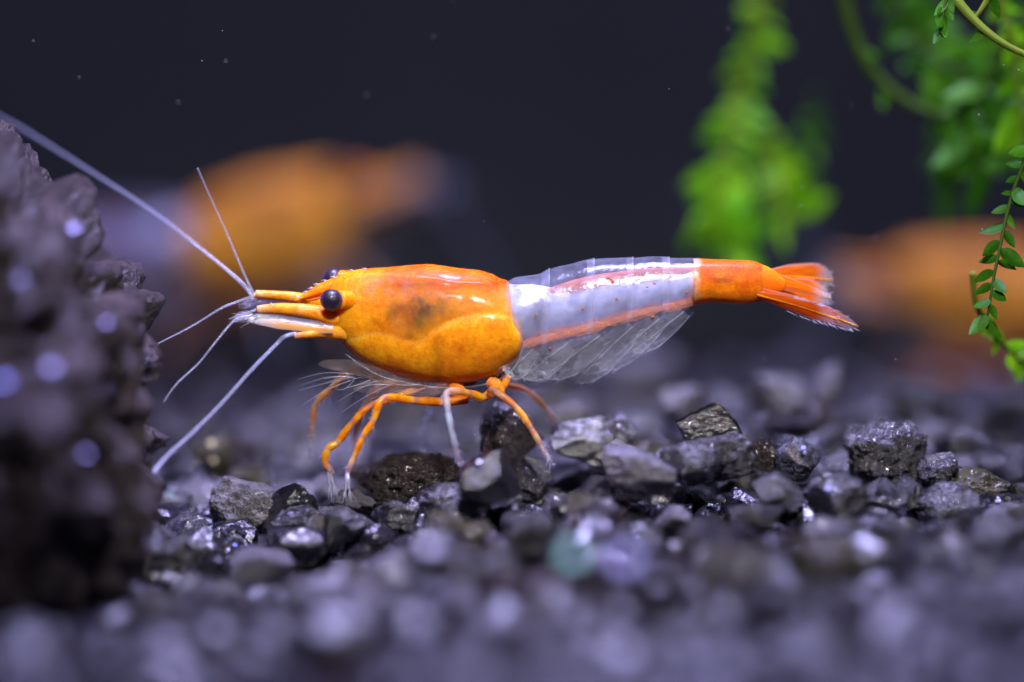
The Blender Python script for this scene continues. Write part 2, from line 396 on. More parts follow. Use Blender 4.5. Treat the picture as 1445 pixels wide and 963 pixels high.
# named stones: px x, px y of the centre, pixel width, height, depth y, seed, material, roughness, label
HERO = [
 (1250, 640, 120, 98, 0.10, 3, M_ROUGH, 0.15, 'rough silvery grey stone with a sparkling broken face, right of the tail'),
 (722, 612, 92, 100, 0.22, 5, M_BROWN, 0.10, 'pointed brown black stone between the rear legs of the sharp shrimp'),
 (575, 682, 175, 92, 0.12, 8, M_BROWN, 0.13, 'large flat black brown stone under the front legs of the sharp shrimp'),
 (352, 712, 118, 80, 0.02, 11, M_SPECK, 0.08, 'pale grey slab with black specks lying tilted beside the lava rock'),
 (412, 718, 86, 80, -0.06, 14, M_GLOSS, 0.05, 'smooth glossy black stone in front of the speckled pale slab'),
 (264, 748, 78, 62, -0.02, 17, M_ROUGH, 0.12, 'small dark stone with glittering top at the foot of the lava rock'),
 (690, 668, 92, 70, -0.45, 19, M_GLOSS, 0.04, 'rounded black stone with soft highlights in front of the third leg'),
 (822, 618, 96, 66, 0.28, 23, M_GLOSS, 0.06, 'dark faceted stone under the swimmerets with a pale upper edge'),
 (877, 606, 44, 46, 0.25, 27, M_FILM, 0.10, 'tiny iridescent chip standing on edge under the abdomen'),
 (903, 662, 106, 62, -0.42, 29, M_PALE, 0.05, 'pale lilac stone with flat bright top below the abdomen'),
 (875, 640, 62, 40, -0.15, 30, M_SPECK, 0.1, 'small light speckled stone just behind the pale lilac stone'),
 (1000, 600, 96, 62, 0.05, 31, M_GLOSS, 0.07, 'black stone with a shiny curved top rim, highest in the middle of the gravel'),
 (1012, 642, 112, 62, -0.25, 33, M_ROUGH, 0.10, 'broad grey stone leaning below the black stone with shiny rim'),
 (975, 655, 92, 60, -0.4, 35, M_STONE, 0.08, 'mottled charcoal stone right of the pale lilac stone'),
 (1128, 645, 66, 60, -0.12, 37, M_FILM, 0.07, 'dark stone with a vivid blue glint below the tail fan'),
 (1085, 640, 52, 44, 0.05, 39, M_BROWN, 0.08, 'small brown black stone left of the blue glinting stone'),
 (1325, 662, 60, 50, 0.0, 41, M_ROUGH, 0.12, 'small shiny grey stone at the right foot of the silvery stone'),
 (1385, 692, 110, 62, -0.02, 43, M_MOSSY, 0.1, 'olive black stone with yellow glints near the right edge'),
 (1340, 705, 90, 50, -0.35, 45, M_STONE, 0.08, 'dull charcoal stone in front of the small shiny grey stone'),
 (1185, 700, 90, 64, -0.55, 47, M_STONE, 0.05, 'blurred dark rounded stone below the silvery stone'),
 (1095, 690, 70, 50, -0.55, 49, M_STONE, 0.06, 'blurred dark stone below the blue glinting stone'),
 (640, 705, 110, 56, -0.32, 51, M_STONE, 0.08, 'dark ridge shaped stone slanting in front of the flat black brown stone'),
 (490, 742, 86, 52, -0.2, 53, M_ROUGH, 0.09, 'reddish grey crystalline stone below the foremost leg tips'),
 (325, 775, 66, 42, -0.25, 55, M_FILM, 0.06, 'iridescent blue green stone in front of the speckled pale slab'),
 (215, 785, 62, 52, -0.1, 57, M_ROUGH, 0.1, 'small violet stone in the shadow under the lava rock'),
 (383, 805, 34, 30, -0.5, 59, M_FILM, 0.1, 'tiny rainbow coloured chip in front of the glossy black stone'),
 (425, 765, 62, 40, -0.5, 61, M_PALE, 0.05, 'small pale rounded stone right of the iridescent blue green stone'),
 (245, 712, 56, 36, 0.35, 63, M_STONE, 0.08, 'small grey stone with green blue glints tucked behind the glittering stone'),
 (560, 725, 62, 36, -0.25, 65, M_STONE, 0.08, 'little charcoal stone below the middle of the flat black brown stone'),
 (1165, 545, 56, 66, 1.6, 67, M_PALE, 0.06, 'blurred upright grey stone, the tallest of the gravel behind the tail'),
 (1100, 556, 84, 60, 1.5, 69, M_PALE, 0.06, 'blurred pale grey stone left of the tall upright grey stone'),
 (1128, 592, 110, 50, 1.0, 71, M_BROWN, 0.06, 'blurred flat brown stone behind the blue glinting stone'),
 (965, 570, 66, 52, 1.3, 73, M_PALE, 0.05, 'blurred light lilac stone behind the black stone with shiny rim'),
 (1375, 632, 120, 70, 1.0, 75, M_STONE, 0.06, 'blurred wide dark stone at the right behind the silvery stone'),
 (1295, 565, 90, 60, 2.3, 77, M_STONE, 0.05, 'blurred dark stone under the right background shrimp'),
 (800, 586, 54, 36, 1.0, 79, M_PALE, 0.05, 'small blurred pale stone behind the last leg of the sharp shrimp'),
 (905, 525, 120, 60, 3.6, 81, M_PALE, 0.05, 'very blurred lilac stone far behind the swimmerets'),
 (300, 640, 70, 60, 1.0, 83, M_MOSSY, 0.08, 'blurred olive black stone with yellow glints near the long lower feeler'),
 (610, 780, 80, 66, -2.2, 85, M_FILM, 0.04, 'blurred glassy bluish stone in the middle of the foreground'),
 (808, 785, 56, 52, -2.9, 87, M_FILM, 0.04, 'blurred foreground stone flashing green'),
 (882, 795, 70, 60, -3.0, 89, M_FILM, 0.04, 'blurred foreground stone flashing violet and white'),
]
for (px, py, wd, ht, y, seed, m, rg, lab) in HERO:
    big = abs(y) < 0.7
    V, F = stone_geo((6 if abs(y) < 0.46 else 5) if big else 4, seed, 12, (1, 1, 1), rg, 2.6, 44)
    c = PD(px, py, y); sc = (DIST + y) / DIST
    rz = Matrix.Rotation(np.random.default_rng(seed).uniform(0, 3), 3, 'Y')
    V = V @ np.array(rz).T
    ext = V.max(0) - V.min(0); V = (V - (V.max(0) + V.min(0)) / 2) / ext * np.array([wd * S * sc, (wd * 0.62 + ht * 0.3) * S * sc, ht * S * sc * 1.12])
    o = mesh_obj('gravel_stone', V, F, m); o.location = tuple(c + np.array([0, 0, -0.06 * ht * S]))
    tag(o, lab, 'stone')
def facet_mesh(name):
    V = []; F = []; n = 7; rr = np.random.default_rng(4).uniform(0.75, 1.1, n)
    for z, k in ((0.0, 1.0), (-0.12, 1.12), (-0.7, 0.7)):
        for i in range(n): a = 2 * math.pi * i / n; V.append((math.cos(a) * rr[i] * k, math.sin(a) * rr[i] * k, z))
    F.append(tuple(range(n)))
    for l in range(2):
        for i in range(n): j = (i + 1) % n; F.append((l * n + i, (l + 1) * n + i, (l + 1) * n + j, l * n + j))
    me = bpy.data.meshes.new(name); me.from_pydata(V, [], F); me.update(); return me
def glint_facet_mat(name, tint):  # for the added facets: tinted so each glint takes its hue
    m, nt, b, N, L = mat(name); n = noise(N, 3, 2, 0.5, objcoord(N), L)
    b.inputs['Base Color'].default_value = (0.02, 0.02, 0.03, 1); b.inputs['Roughness'].default_value = 0.16
    b.inputs['Specular IOR Level'].default_value = 0.35; b.inputs['Specular Tint'].default_value = (*tint, 1)
    bump(N, L, n.outputs[0], 0.08, 0.02, b); return m
CR = {k: glint_facet_mat('glint_facet_' + k, c) for k, c in dict(violet=(0.55, 0.5, 1), white=(1, 1, 1), green=(0.15, 1, 0.4), yellow=(1, 0.85, 0.2), blue=(0.2, 0.25, 1)).items()}
FM = {}
for k, m_ in CR.items(): FM[k] = facet_mesh('glint_facet'); FM[k].materials.append(m_)
LAMP = np.array((0.4, 0.3, 14.0))
def glint_facet(parent, px, py, y, size, hue, jit=0.0, seed=0):  # added facet, tilted between lamp and camera so that it glints
    p = PD(px, py, y); a = LAMP - p; a /= np.linalg.norm(a); b = CAMP - p; b /= np.linalg.norm(b); n = a + b + np.random.default_rng(seed).normal(size=3) * jit
    o = link('glint_facet', FM[hue], parent); q = Vector(n).to_track_quat('Z', 'Y')
    o.matrix_basis = Matrix.Translation(Vector(p) - (parent.location if parent else Vector())) @ q.to_matrix().to_4x4() @ Matrix.Scale(size * S, 4)
rock = bpy.data.objects['lava_rock']
for i, (px, py, y, sz, hue) in enumerate([(105, 322, -1.75, 7, 'violet'), (72, 518, -2.35, 7.5, 'violet'), (4, 537, -2.55, 8, 'blue'), (30, 395, -2.2, 5, 'violet'), (150, 455, -1.5, 5, 'violet'), (120, 640, -2.2, 5, 'violet')]):
    d = bpy.data.objects['lava_rock'].data
    # seat each added facet on the rock's surface along the line of sight
    A = CAMP; Bv = PD(px, py, 0) - CAMP; Bv /= np.linalg.norm(Bv); Vw = np.empty(len(d.vertices) * 3); d.vertices.foreach_get('co', Vw); Vw = Vw.reshape(-1, 3) + np.array(rock.location)
    rel = Vw - A; t = rel @ Bv; perp = np.linalg.norm(rel - t[:, None] * Bv, axis=1); near = perp < 0.03
    y = float((A + Bv * t[near].min())[1]) - 0.02 if near.any() else y
    glint_facet(rock, px, py, y, sz, hue, 0.02, i)
HOBJ = [o for o in COL.objects if o.name.startswith('gravel_stone')]
for (idx, px, py, dy, sz, hue) in [(14, 1134, 632, -.10, 4, 'blue'), (8, 873, 600, -.07, 2.2, 'white'), (8, 880, 606, -.07, 1.6, 'blue'), (6, 676, 652, -.1, 4, 'white'), (39, 808, 783, -.14, 10, 'green'), (40, 882, 790, -.16, 10, 'violet'), (38, 606, 772, -.18, 9, 'white'),
        (37, 297, 626, -.12, 5, 'yellow'), (37, 300, 650, -.12, 4, 'yellow'), (23, 330, 770, -.12, 3, 'blue'), (17, 1392, 708, -.16, 2, 'yellow'), (23, 312, 778, -.1, 2, 'green'), (25, 380, 802, -.06, 3, 'white'),
        (27, 240, 700, -.08, 2.5, 'green'), (17, 1350, 690, -.14, 1.5, 'yellow'), (19, 1170, 690, -.1, 3, 'violet')]:
    h = HERO[idx]; glint_facet(HOBJ[idx], px, py, h[4] + dy, sz, hue, 0.015, idx)
HX = [(PD(h[0], h[1], h[4]), h[2] * S * 0.5) for h in HERO]

LIB = []
ML = [M_STONE, M_STONE, M_GLOSS, M_PALE, M_ROUGH, M_STONE, M_BROWN, M_GLOSS, M_STONE, M_MOSSY, M_PALE, M_STONE]
for k in range(12):
    r = np.random.default_rng(100 + k)
    V, F = stone_geo(5, 200 + k, 10 + k % 4, (1, r.uniform(0.7, 0.95), r.uniform(0.55, 0.8)), 0.09, 2.4, 40)
    me = bpy.data.meshes.new('gravel_stone'); me.from_pydata([tuple(v) for v in V.tolist()], [], F.tolist()); me.update()
    me.polygons.foreach_set('use_smooth', [True] * len(me.polygons)); me.materials.append(ML[k]); LIB.append(me)
# loose stones that can still be told apart, around the plane of focus
pts = []
r = np.random.default_rng(11)
tries = 0
while len(pts) < 290 and tries < 20000:
    tries += 1
    y = r.uniform(-2.6, 3.2); half = 1.95 * (DIST + y) / DIST
    x = r.uniform(-half, half); rad = r.uniform(0.04, 0.12) * (1.0 if abs(y) < 1 else 1.15)
    if x < X(205) and y < 1.9 : continue
    z = float(ground_h(x, y)) + r.uniform(-0.06, 0.0)
    if any((x - a) ** 2 + (y - b) ** 2 + (z - cc) ** 2 < (0.62 * (rad + q)) ** 2 for a, b, cc, q in pts): continue
    if any(((x - h[0]) ** 2 + (y - h[1]) ** 2) < (0.72 * (rad + q)) ** 2 for h, q in HX): continue
    pts.append((x, y, z, rad))
SHORT = ['silvery sparkling stone', 'pointed brown black stone', 'large flat black brown stone', 'pale speckled slab', 'glossy black stone', 'glittering stone by the rock', 'rounded stone by the third leg', 'faceted stone under the swimmerets',
 'iridescent chip under the abdomen', 'pale lilac stone', 'small light speckled stone', 'black stone with shiny rim', 'broad leaning grey stone', 'mottled charcoal stone', 'blue glinting stone', 'small brown black stone', 'small shiny grey stone', 'olive black stone',
 'dull charcoal stone', 'blurred rounded stone', 'blurred stone below the blue glint', 'slanting ridge stone', 'reddish crystalline stone', 'iridescent blue green stone', 'violet stone under the rock', 'tiny rainbow chip', 'small pale rounded stone', 'green glinting stone',
 'little charcoal stone', 'tall upright grey stone', 'blurred pale grey stone', 'blurred flat brown stone', 'blurred light lilac stone', 'blurred wide dark stone', 'stone under the right shrimp', 'small blurred pale stone', 'very blurred lilac stone', 'olive stone by the lower feeler',
 'glassy bluish foreground stone', 'green flashing stone', 'violet flashing stone']
TONE = {'charcoal_stone': 'charcoal', 'glossy_black_stone': 'shiny black', 'pale_grey_stone': 'pale grey', 'crystalline_grey_stone': 'rough grey', 'brown_black_stone': 'brown black', 'algae_stone': 'olive black'}
USED = set()
def label_loose(o, x, y, z, rad):
    size = 'tiny' if rad < 0.065 else 'small' if rad < 0.1 else 'larger'
    soft = '' if abs(y) < 0.5 else 'blurred '
    tone = TONE[o.data.materials[0].name]
    order = sorted(range(len(HERO)), key=lambda i: (HX[i][0][0] - x) ** 2 + (HX[i][0][1] - y) ** 2)
    for i in order[:9]:
        h = HX[i][0]; dx, dy = x - h[0], y - h[1]; far = math.hypot(dx, dy) > 0.45
        if abs(dx) > 2 * abs(dy): w_ = 'right of' if dx > 0 else 'left of'
        elif abs(dy) > 2 * abs(dx): w_ = 'behind' if dy > 0 else 'in front of'
        else: w_ = ('behind' if dy > 0 else 'in front') + (' and right of' if dx > 0 else ' and left of')
        lab = f"{size} {soft}{tone} stone {'farther' if far else 'just'} {w_} the {SHORT[i]}"
        if len(lab.split()) > 16: lab = lab.replace('blurred ', '', 1)
        if len(lab.split()) > 16: lab = lab.replace(' farther', '').replace(' just', '')
        if lab not in USED: break
    USED.add(lab)
    tag(o, lab, 'stone', 'loose gravel stones behind the shrimp' if y > 0.5 else 'loose gravel stones in the focused strip' if y > -0.5 else 'loose gravel stones in the foreground')
for i, (x, y, z, rad) in enumerate(pts):
    o = link('gravel_stone', LIB[r.integers(12)])
    o.matrix_world = Matrix.Translation((x, y, z)) @ rot_rand(r).to_4x4() @ Matrix.Scale(rad, 4)
    label_loose(o, x, y, z, rad)
# the rest of the bed: one mass
LOW = [stone_geo(3 if k < 8 else 2, 400 + k, 9, (1, 0.82, 0.70), 0.05, 2.0, 40) for k in range(14)]
bv, bf, bc, off = [], [], [], 0
r = np.random.default_rng(5)
for i in range(9500):
    y = r.uniform(-8.2, 6.9); x = r.uniform(-4.6, 4.6)
    if abs(x) > 2.6 * (DIST + y) / DIST + 0.6: continue
    near = -2.6 < y < 3.2 and abs(x) < 2.1
    rad = r.uniform(0.035, 0.115) * (1.15 if y < -2 else 1.0)
    z = float(ground_h(x, y)) - 0.08 - r.uniform(0, 0.06) + (0.0 if near else r.uniform(0.0, 0.08))
    if near and any(((x - h[0]) ** 2 + (y - h[1]) ** 2) < (0.8 * q) ** 2 for h, q in HX): z -= 0.05
    V, F = LOW[r.integers(8) if (-1.5 < y < 1.5 and abs(x) < 2.3) else (8 + r.integers(6))]
    V = (V * rad) @ np.array(rot_rand(r)).T + np.array([x, y, z])
    bv.append(V); bf.append(F + off); off += len(V)
    tone = r.choice([0.5, 0.8, 1.0, 1.4, 2.6], p=[.2, .25, .25, .2, .1]); t2 = r.uniform(-0.1, 0.1)
    bc.append(np.tile([0.010 * tone * (1 + t2), 0.009 * tone, 0.014 * tone * (1 - t2 * .5), 1], (len(V), 1)))
V = np.concatenate(bv); F = np.concatenate(bf); C = np.concatenate(bc)
me = bpy.data.meshes.new('gravel_bed'); me.vertices.add(len(V)); me.vertices.foreach_set('co', V.astype(np.float32).ravel())
me.loops.add(F.size); me.loops.foreach_set('vertex_index', F.astype(np.int32).ravel()); me.polygons.add(len(F))
me.polygons.foreach_set('loop_start', np.arange(0, F.size, 3, dtype=np.int32)); me.polygons.foreach_set('loop_total', np.full(len(F), 3, np.int32))
me.polygons.foreach_set('use_smooth', np.zeros(len(F), bool)); me.update(calc_edges=True)
set_col(me, C)
def bed_mat():
    m, nt, b, N, L = mat('gravel'); co = objcoord(N); at = N.new('ShaderNodeVertexColor'); at.layer_name = 'pigment'
    n1 = noise(N, 16, 5, 0.65, co, L); n2 = noise(N, 70, 3, 0.6, co, L)
    g = ramp(N, L, n1.outputs[0], [(0.32, (0.45, 0.45, 0.45)), (0.7, (1.6, 1.55, 1.65))])
    L.new(mix(N, L, 1.0, at.outputs[0], g.outputs[0], 'MULTIPLY'), b.inputs['Base Color'])
    rr = ramp(N, L, n2.outputs[0], [(0.3, (0.10,) * 3), (0.7, (0.38,) * 3)]); L.new(rr.outputs[0], b.inputs['Roughness'])
    bump(N, L, n2.outputs[0], 0.3, 0.02, b); b.inputs['Specular IOR Level'].default_value = 0.8; b.inputs['Coat Weight'].default_value = 0.12; b.inputs['Coat Roughness'].default_value = 0.12; return m
me.materials.append(bed_mat())
tag(link('gravel_bed', me), 'bed of dark lilac grey aquarium gravel under everything', 'gravel', kind='stuff')

# ------------------------------------------------------------------ shrimp
OR = np.array([0.95, 0.31, 0.006]); RO = np.array([0.72, 0.105, 0.002]); YE = np.array([0.97, 0.40, 0.008]); LAV = np.array([0.41, 0.44, 0.65])
def loft_columns(cols, nth, top, bot, wid, ex=1.0, ycen=None):
    """closed rounded body: for each photo column the top, bottom and half width give an oval section"""
    V = []
    for x in cols:
        t, b, w_ = lerp_tab(top, x), lerp_tab(bot, x), lerp_tab(wid, x)
        zc, hz = (Z(t) + Z(b)) / 2, (Z(t) - Z(b)) / 2
        for k in range(nth):
            th = 2 * math.pi * k / nth
            c, s_ = math.cos(th), math.sin(th)
            V.append((X(x), -w_ * S * math.copysign(abs(s_) ** ex, s_), zc + hz * c))
    n = len(cols); F = []
    for i in range(n - 1):
        for k in range(nth):
            k2 = (k + 1) % nth; F.append((i * nth + k, (i + 1) * nth + k, (i + 1) * nth + k2, i * nth + k2))
    V = np.array(V); o = len(V)
    V = np.concatenate([V, [V[:nth].mean(0)], [V[-nth:].mean(0)]])
    for k in range(nth):
        k2 = (k + 1) % nth; F.append((o, k, k2)); F.append((o + 1, (n - 1) * nth + k2, (n - 1) * nth + k))
    return V, F
def smooth_tab(tab, n=6):
    p = catmull(tab, n); return p[np.argsort(p[:, 0])]

def make_shrimp():
    root = empty('shrimp', (0, 0, 0)); PX = lambda V: (V[:, 0] / S + 722.5, 481.5 - (V[:, 2] - 0.522) / S)
    # --- continuous flesh from head to tail root
    top = smooth_tab([(484, 424), (500, 404), (540, 394), (620, 390), (690, 398), (722, 401), (760, 403), (786, 407), (810, 405), (850, 397), (900, 391), (950, 388), (981, 374), (1000, 369), (1040, 370), (1067, 371), (1088, 379), (1108, 394)])
    bot = smooth_tab([(484, 460), (500, 490), (540, 514), (620, 530), (690, 522), (715, 505), (738, 490), (783, 477), (839, 464), (877, 453), (914, 442), (951, 434), (974, 427), (1000, 425), (1049, 427), (1067, 423), (1088, 419), (1108, 412)])
    wid = smooth_tab([(484, 14), (500, 28), (540, 42), (620, 48), (690, 50), (740, 48), (800, 46), (850, 43), (900, 40), (950, 35), (1000, 29), (1040, 25), (1067, 21), (1088, 16), (1108, 8)])
    cols = np.linspace(484, 1108, 170); V, F = loft_columns(cols, 40, top, bot, wid, 0.9)
    px, py = PX(V)
    edges = [771, 832, 888, 938, 981]
    seg = sum(np.exp(-((px - e + (py - 420) * 0.25) / 7.0) ** 2) for e in edges) * ((px > 735) & (px < 990))
    V[:, 1] *= 1 - 0.07 * seg
    b_ = np.array([lerp_tab(bot, q) for q in px]); t_ = np.array([lerp_tab(top, q) for q in px]); u = (b_ - py) / np.maximum(b_ - t_, 1)
    nz = fbm(V * 22, 3, 4)
    C = np.tile(LAV, (len(V), 1))
    C *= (1 + 0.16 * np.sin((px - 735 + (py - 420) * 0.55) / 8.0 + 2 * nz) * smoothstep(0, .5, (py - 380) / 60) + 0.10 * nz)[:, None]
    C *= (1 - 0.16 * seg)[:, None]
    k = (1 - smoothstep(0.08, 0.2, u + 0.06 * nz)) * smoothstep(735, 760, px); C += (np.array([0.88, 0.36, 0.16]) - C) * (0.9 * k)[:, None]
    k = smoothstep(968, 986, px + 7 * nz); C += (OR - C) * k[:, None]; k = smoothstep(1050, 1072, px); C += (RO * .6 + OR * .4 - C) * k[:, None]
    k = 1 - smoothstep(712, 724, px); nq = fbm(V * 14, 4, 44); org = YE * 0.8 + (np.array([.20, .10, .03]) - YE * 0.8) * smoothstep(-0.1, 0.5, nq + 0.9 * np.exp(-((px - 606) / 40) ** 2 - ((py - 430) / 30) ** 2) - .25)[:, None]
    org = org + (np.array([.7, .14, .01]) - org) * (0.7 * smoothstep(0.1, 0.6, fbm(V * 18, 3, 71)))[:, None]; C += (org - C) * k[:, None]
    hk = smoothstep(730, 742, px + 5 * nz) * smoothstep(788, 768, px + 14 * nz + (py - 415) * 0.4) * smoothstep(432, 418, py + 9 * nz); C += (np.array([.80, .84, .92]) - C) * (0.9 * hk)[:, None]
    al = 1 - (1 - 0.75 * hk) * 0.55 * smoothstep(716, 732, px) * smoothstep(982, 968, px) * (1 + 0.25 * nz)
    o = mesh_obj('body', V, F, M_FLESH, root); set_col(o.data, np.concatenate([np.clip(C, 0, 1), np.clip(al, 0, 1)[:, None]], 1))
    body = o
    # --- carapace
    top = smooth_tab([(456, 436), (462, 412), (475, 393), (498, 382), (523, 379), (559, 376.5), (595, 373), (619, 374), (649, 378.6), (676, 381.6), (694, 387), (706, 393), (716, 397), (722, 410), (728, 440), (735, 458), (739, 478)])
    bot = smooth_tab([(456, 455), (462, 467), (475, 477), (484, 486), (493, 495), (511, 511), (535, 523), (571, 533.7), (613, 541.5), (655, 541), (691, 533.7), (712, 523), (726, 511), (734, 498), (739, 482)])
    wid = smooth_tab([(456, 13), (462, 20), (475, 29), (498, 39), (523, 46), (559, 54), (595, 58), (640, 60), (690, 60), (716, 57), (726, 54), (734, 47), (739, 30)])
    cols = np.concatenate([np.linspace(456, 520, 50), np.linspace(521, 700, 110), np.linspace(701, 739, 50)])
    V, F = loft_columns(cols, 160, top, bot, wid, 0.86)
    px, py = PX(V)
    # edge of the gill cover: a crease with the cover bulging below it
    line = smooth_tab([(470, 478), (485, 480), (500, 476), (523, 470), (541, 469), (560, 474), (580, 479), (596, 479), (613, 463), (646, 447), (676, 440), (706, 442), (728, 449), (745, 456)])
    ly = np.interp(px, line[:, 0], line[:, 1]); d = py - ly
    side = np.sign(V[:, 1]) * smoothstep(6, 26, np.abs(V[:, 1]) / S)
    V[:, 1] += side * S * (1.7 * smoothstep(-2, 14, d) * (1 - smoothstep(25, 70, d)) - 0.9 * np.exp(-((d + 2) / 4.0) ** 2))
    V[:, 1] += side * S * (-1.5 * np.exp(-((px - 618) / 12.0) ** 2) * smoothstep(5, 30, d))          # the waist between the two lobes
    rl = smooth_tab([(500, 401), (512, 392), (523, 386), (560, 386.5), (585, 389), (612, 390.5), (640, 396), (680, 397), (700, 399)])
    dr = py - np.interp(px, rl[:, 0], rl[:, 1]); rk = np.exp(-(dr / 3.0) ** 2) * smoothstep(500, 515, px) * smoothstep(700, 680, px) * smoothstep(4, 12, np.abs(V[:, 1]) / S)
    V[:, 1] += np.sign(V[:, 1]) * S * 1.1 * rk; V[:, 2] += S * 0.8 * rk                          # the back's side ridge
    nz = fbm(V * 20, 4, 2); nz2 = fbm(V * 45, 3, 8)
    V += (V - np.array([X(610), 0, Z(460)])) * (0.004 * nz)[:, None]
    C = np.tile(YE, (len(V), 1))
    k = smoothstep(40, -38, py - 420 + 14 * nz) ; C += (OR - C) * k[:, None]
    k = smoothstep(26, -2, py - 393 + 10 * nz) * smoothstep(500, 570, px + 20 * nz); C += (RO - C) * (0.85 * k)[:, None]
    k = smoothstep(660, 705, px + 14 * nz) * smoothstep(440, 400, py); C += (RO - C) * (0.7 * k)[:, None]
    k = smoothstep(30, 64, d + 8 * nz) * 0.5; C += (OR * np.array([.85, .7, 1]) - C) * k[:, None]
    k = np.exp(-(((px - 603) / 40) ** 2 + ((py - 430) / 30) ** 2) * 0.8) * smoothstep(3, -4, d) * (0.85 + 0.35 * nz + 0.25 * nz2); C += (np.array([0.17, 0.085, 0.025]) - C) * np.clip(0.95 * k, 0, 1)[:, None]
    k = np.exp(-(((px - 560) / 45) ** 2 + ((py - 405) / 13) ** 2)) * np.clip(0.5 + 1.4 * nz2, 0, 1); C += (np.array([0.50, 0.19, 0.16]) - C) * (0.85 * k)[:, None]
    k = np.exp(-(((px - 565) / 10) ** 2 + ((py - 455) / 11) ** 2)); C += (np.array([0.85, 0.45, 0.16]) - C) * (0.5 * k)[:, None]
    k = np.exp(-((d + 1.5) / 2.2) ** 2); C += (np.array([0.95, 0.52, 0.10]) - C) * (0.55 * k)[:, None]
    k = smoothstep(8, 30, d) * smoothstep(0.1, 0.7, nz); C += (OR * 0.92 - C) * (0.7 * k)[:, None]
    k = np.exp(-((px - 617) / 9.0) ** 2) * smoothstep(4, 24, d); C *= (1 - 0.22 * k)[:, None]
    bo = np.interp(px, bot[:, 0], bot[:, 1]); edge = np.minimum(bo - py, (739 - px) * 1.2 + 40 * (py < 452)); al = (0.35 + 0.63 * smoothstep(-1, 7, edge + 2 * nz)) * (1 - (0.42 + 0.2 * nz) * smoothstep(0, -10, d) * smoothstep(505, 545, px) * smoothstep(388, 400, py))
    o = mesh_obj('carapace', V, F, M_CARA, root); set_col(o.data, np.concatenate([np.clip(C, 0, 1), np.clip(al, 0, 1)[:, None]], 1))
    cara = o
    # pale hem of the carapace
    mb = MB()
    for s_ in (-1, 1):
        hem = catmull([P(488, 497, s_ * .075), P(535, 526, s_ * .105), P(600, 541, s_ * .11), P(655, 543, s_ * .11), P(700, 534, s_ * .115), P(728, 512, s_ * .125), P(739, 482, s_ * .11)], 8)
        mb.add(*tube_geo(hem, np.full(len(hem), 1.1 * S), 6))
    mb.build('hem', M_SHELL, cara)
    # --- rostrum: thin toothed blade over the eyes
    mb = MB(); up = catmull([P(536, 380), P(500, 382), P(474, 391), P(450, 400.5), P(434, 411), P(416, 424)], 6); lo = catmull([P(536, 392), P(505, 402), P(482, 411), P(458, 418), P(437, 422), P(416, 425.5)], 6)
    V = []; n = len(up)
    for i in range(n):
        m_ = (up[i] + lo[i]) / 2; th = 9 * S * (1 - i / n) ** 0.7 + 1.2 * S
        for q, yy in ((up[i], 0), (m_, -th), (lo[i], 0), (m_, th)): V.append(q + np.array([0, yy, 0]))
    F = []
    for i in range(n - 1):
        for k in range(4): F.append((i * 4 + k, i * 4 + (k + 1) % 4, (i + 1) * 4 + (k + 1) % 4, (i + 1) * 4 + k))
    F += [(3, 2, 1, 0), tuple((n - 1) * 4 + k for k in range(4))]
    mb.add(V, F, OR * np.array([0.98, 0.9, 1])); ros = mb.build('rostrum', M_LEG, root)
    mb = MB()
    for i in range(3, n - 3, 3):
        d_ = up[i + 1] - up[i]; d_ /= np.linalg.norm(d_); nrm = np.array([d_[2] * -1, 0, d_[0]]); nrm *= np.sign(nrm[2])
        a = up[i] - nrm * S; mb.add(*tube_geo([a, a + d_ * 3 * S + nrm * 2.6 * S, a + d_ * 8 * S + nrm * 3.6 * S], [1.4 * S, 1.0 * S, 0.3 * S], 6))
    mb.build('tooth_row', M_HAIR, ros)['kind'] = 'stuff'
    # --- eyes
    D, F = ico(4)
    for (ex, ey, yy) in ((469.5, 420, -0.112), (469.5, 397, 0.11)):
        e = mesh_obj('eye', D * np.array([16.2, 15.5, 15.4]) * S + P(ex, ey, yy), F, M_EYE, root)
        st = catmull([P(508, ey + 3, yy * 0.35), P(496, ey + 2, yy * 0.62), P(480, ey, yy * 0.95)], 5)
        V, F2 = tube_geo(st, np.linspace(15, 13, len(st)) * S, 18); o = mesh_obj('eyestalk', V, F2, M_LEG, e); set_col(o.data, np.tile(OR, (len(V), 1)))
    # --- antennule stalks, antennal scales, peduncles
    def stalk(name, pts, rad, col, flat=1.0, par=None, m=M_LEG):
        p = catmull(pts, 6); rr = np.interp(np.linspace(0, 1, len(p)), np.linspace(0, 1, len(rad)), rad) * S
        V, F = tube_geo(p, rr, 12, flat); o = mesh_obj(name, V, F, m, par or root)
        nzz = fbm(np.array(V) * 30, 3, 6); cc = np.tile(np.array(col, float), (len(V), 1)) * (1 + 0.18 * nzz)[:, None]; uu = np.concatenate([np.repeat(np.linspace(0, 1, len(p)), 12), [0, 1]]); cc = cc + (np.array([.8, .62, .5]) - cc) * (0.55 * smoothstep(.8, 1, uu) + 0.3 * np.exp(-((uu - .55) / .02) ** 2))[:, None]
        set_col(o.data, np.clip(cc, 0, 1)); return o
    stalk('antennule', [P(490, 436, -.01), P(450, 429, .03), P(417, 421.5, .05), P(390, 418.5, .05), P(360, 416, .05)], [15, 10, 7.6, 6.6, 5], (0.9, 0.42, 0.02))
    stalk('antennule', [P(506, 447, -.02), P(474, 446, -.048), P(446, 439, -.065), P(420, 435, -.07), P(392, 433.5, -.07), P(364, 435, -.07)], [17, 14, 10.5, 9, 7.8, 5.5], (0.9, 0.36, 0.02))
    stalk('antenna_stalk', [P(506, 470, -.025), P(478, 468, -.06), P(458, 467, -.09), P(440, 468, -.115), P(417, 470.5, -.12)], [14, 11, 7.5, 5.5, 4], (0.85, 0.38, 0.03))
